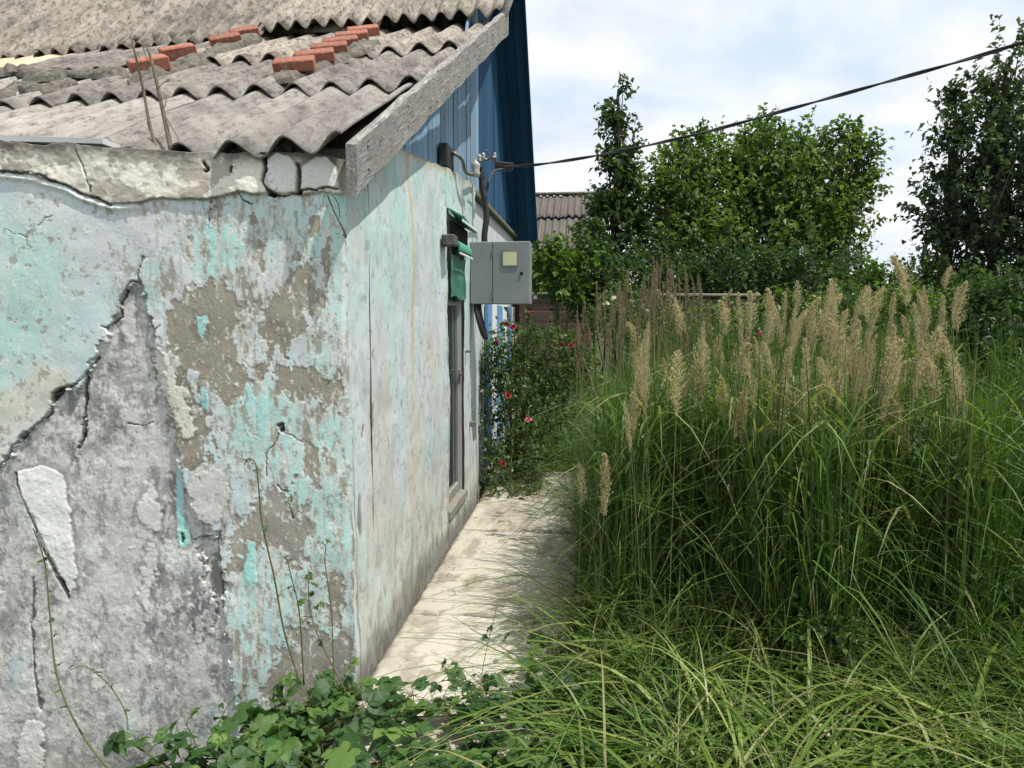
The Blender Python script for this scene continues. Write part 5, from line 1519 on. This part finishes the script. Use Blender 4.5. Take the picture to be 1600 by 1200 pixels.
# one plume stalk knocked over
o = MB().tube(smooth_path([onY(1195, 850, 3.5), onY(1245, 770, 3.6), onY(1275, 738, 3.7), onY(1310, 728, 3.7)], 5), .0022, 5).build('reed_stalk', M_STALK, None, True)
p = obj('plume', WIDE[2], o, onY(1200, 838, 3.48)); p.rotation_euler = (0, .75, 0); p.scale = (.75,) * 3
tag(o, 'bent reed stalk with a drooping plume over the shaded grass', 'reed')

# ---------------------------------------------------------------- creeper in front of the path
def vine_leaf(seed, lobes=5):
    r = random.Random(seed)
    out = []; N = 44
    for k in range(N):
        th = -math.pi * .92 + 2 * math.pi * .92 * k / (N - 1)
        lb = abs(math.cos(th * (lobes + .6) / 2 * .98)) ** .8
        rad = (.55 + .45 * lb) * (.72 + .28 * math.cos(th)) * (1 + .05 * (-1) ** k)
        out.append((rad * math.cos(th) * 1.05, rad * math.sin(th) * .9))
    V = [(0, 0, 0)]; Fc = []
    for ring in (.5, 1.0):
        for (x, y) in out:
            x2, y2 = x * ring, y * ring
            z = .10 * abs(y2) - .30 * (x2 * x2 + y2 * y2) * .6 + .04 * math.sin(x2 * 9 + seed) * ring
            V.append((x2, y2, z))
    for k in range(N - 1):
        Fc.append((0, 1 + k, 2 + k)); Fc.append((1 + k, 1 + N + k, 2 + N + k, 2 + k))
    return py_mesh('leaf', V, Fc, M_VINE, True)
def oval_leaf(seed):
    V = [(0, 0, 0)]; Fc = []; N = 15
    L_, R_ = [], []
    for k in range(N):
        t = (k + 1) / N
        w = .34 * math.sin(math.pi * t ** .8) ** .9 * (1 + .09 * (-1) ** k)
        z = -.22 * t * t + .02 * math.sin(t * 12 + seed)
        V += [(t, 0, z), (t - .03, w, z + w * .35), (t - .03, -w, z + w * .35)]
    for k in range(N - 1):
        a = 1 + 3 * k; b = a + 3
        Fc += [(a, b, b + 1, a + 1), (a, a + 2, b + 2, b)]
    return py_mesh('leaf', V, Fc, M_VINE, True)
def tri_leaf(seed):
    # three leaflets on one stalk
    V = []; Fc = []
    o = oval_leaf(seed)
    vs = [v.co.copy() for v in o.vertices]; fs = [tuple(p.vertices) for p in o.polygons]
    for an, k in ((0, 1.0), (1.05, .8), (-1.05, .8)):
        b = len(V); R_ = Matrix.Rotation(an, 3, 'Z')
        V += [tuple(R_ @ (v * k)) for v in vs]; Fc += [tuple(b + i for i in f) for f in fs]
    bpy.data.meshes.remove(o)
    return py_mesh('leaf', V, Fc, M_VINE, True)
LEAVES = [tri_leaf(1), tri_leaf(2), tri_leaf(7), tri_leaf(8), vine_leaf(4, 5), oval_leaf(6)]
def creeper(name, label, stem_pts, leaf_n, size, jitter, cat='vine', r0=.005, group=None, leaf_from=.0, rise=0.0, small=False):
    base = Vector(stem_pts[0])
    o = empty(name, base); tag(o, label, cat, group)
    sp = smooth_path(stem_pts, 8); n = len(sp)
    mb = MB().tube([p - base for p in sp], [r0 * (1 - .7 * i / n) + .0006 for i in range(n)], 6)
    for k in range(leaf_n):
        t = leaf_from + (1 - leaf_from) * (k + random.random() * .8) / leaf_n
        p = sp[min(n - 1, int(t * (n - 1)))]
        off = Vector((random.gauss(0, jitter), random.gauss(0, jitter), abs(random.gauss(0, jitter)) * .7 + rise))
        q = p + off
        if off.length > .02:
            mb.tube([p - base, (p + q) / 2 - base + Vector((0, 0, .01)), q - base], [.0016, .0013, .001], 4, False)
        lf = obj('leaf', random.choice(LEAVES), o, q - base)
        s = size * random.uniform(.55, 1.25); lf.scale = (s, s, s)
        lf.rotation_euler = (random.gauss(0, .4), random.gauss(.15, .35), random.uniform(0, 6.28))
    mb.build('stem', M_STEM, o, True)
    return o
def gp(px, py, z=.02): return tuple(onZ(px, py, z + PZ))
mats_v = [
 ('leafy creeper mat across the front of the concrete path', [gp(900, 1075), gp(780, 1110, .06), gp(650, 1120, .05), gp(520, 1120, .04), gp(420, 1150, .02)], 190, .076, .085),
 ('creeper runner nearest the viewer at the foot of the picture', [gp(900, 1180), gp(760, 1200, .05), gp(600, 1215, .05), gp(460, 1215, .03), gp(330, 1225, .0)], 190, .080, .09),
 ('creeper clump heaped against the peeling corner', [gp(400, 1190, 0), gp(440, 1140, .02), gp(480, 1115, .03), gp(520, 1100, .03), gp(570, 1105, .02)], 90, .066, .075),
 ('creeper runner along the right edge of the path under the grass', [gp(930, 1120), gp(880, 1060, .05), gp(860, 1030, .06), gp(900, 1010, .03)], 45, .074, .08),
 ('creeper at the bottom left, under the cracked cement wall', [gp(420, 1230, 0), gp(340, 1215, .05), gp(260, 1200, .03)], 60, .078, .085),
 ('creeper runner through the grass at the bottom of the picture', [gp(980, 1210), gp(920, 1160, .05), gp(870, 1120, .05), gp(840, 1150, .03)], 45, .074, .08)]
for l_, pts, n_, sz_, j_ in mats_v:
    creeper('creeper', l_, pts, n_, sz_, j_, 'creeper', .004)
# big pale leaves of one shoot at the lower left
bs = creeper('creeper', 'creeper shoot with big dark leaves in front of the grey wall', [onY(300, 1230, 2.35), onY(250, 1190, 2.4), onY(200, 1160, 2.45), onY(170, 1150, 2.5)], 8, .075, .03, 'creeper', .004)
# thin shoots climbing up the front wall
def shoot(pts, label, leaf_n, size, r0):
    P = [(onY(px, py, Y)) for (px, py, Y) in pts]
    creeper('vine_shoot', label, P, leaf_n, size, .018, 'vine', r0, 'thin shoots climbing the front wall', .25)
shoot([(190, 1225, 2.55), (130, 1150, 2.6), (90, 1060, 2.66), (78, 960, 2.70), (70, 880, 2.72), (52, 825, 2.70)], 'long leafless looking vine shoot up the grey cement at the far left', 9, .020, .0045)
shoot([(470, 1070, 2.86), (445, 990, 2.88), (428, 900, 2.88), (410, 820, 2.86), (404, 760, 2.85), (398, 722, 2.83), (380, 718, 2.80)], 'tallest vine shoot, hooked at its tip, on the turquoise wall', 7, .018, .0042)
shoot([(475, 1070, 2.88), (468, 960, 2.88), (455, 900, 2.87), (446, 868, 2.87)], 'short straight vine shoot right of the hooked one', 7, .022, .003)
shoot([(545, 1090, 2.85), (500, 1000, 2.88), (484, 950, 2.90), (482, 890, 2.90)], 'leaning vine shoot with pale leaves near the corner', 10, .026, .003)
shoot([(522, 1080, 2.90), (518, 960, 2.92), (508, 880, 2.92), (508, 852, 2.90), (490, 848, 2.88)], 'thin drooping tip vine shoot closest to the corner', 4, .018, .0022)
shoot([(200, 1140, 2.5), (195, 1110, 2.55), (170, 1070, 2.58), (135, 1042, 2.58), (110, 1046, 2.56)], 'arching vine shoot low on the grey cement', 5, .026, .0025)
shoot([(330, 1210, 2.45), (305, 1160, 2.5), (288, 1125, 2.52)], 'stubby vine shoot below the cement wall', 5, .022, .0025)
shoot([(340, 1200, 2.5), (335, 1150, 2.55), (358, 1100, 2.6), (385, 1075, 2.62)], 'curving vine shoot below the brown patch', 6, .024, .0022)
shoot([(740, 1100, 2.75), (725, 1075, 2.8), (700, 1050, 2.82), (690, 1035, 2.82)], 'vine shoot standing up over the path middle', 5, .026, .0025)
shoot([(750, 1140, 2.7), (752, 1080, 2.8), (755, 1040, 2.85), (778, 940, 2.9)], 'thin grass-like shoot rising over the pale concrete', 5, .026, .0016)
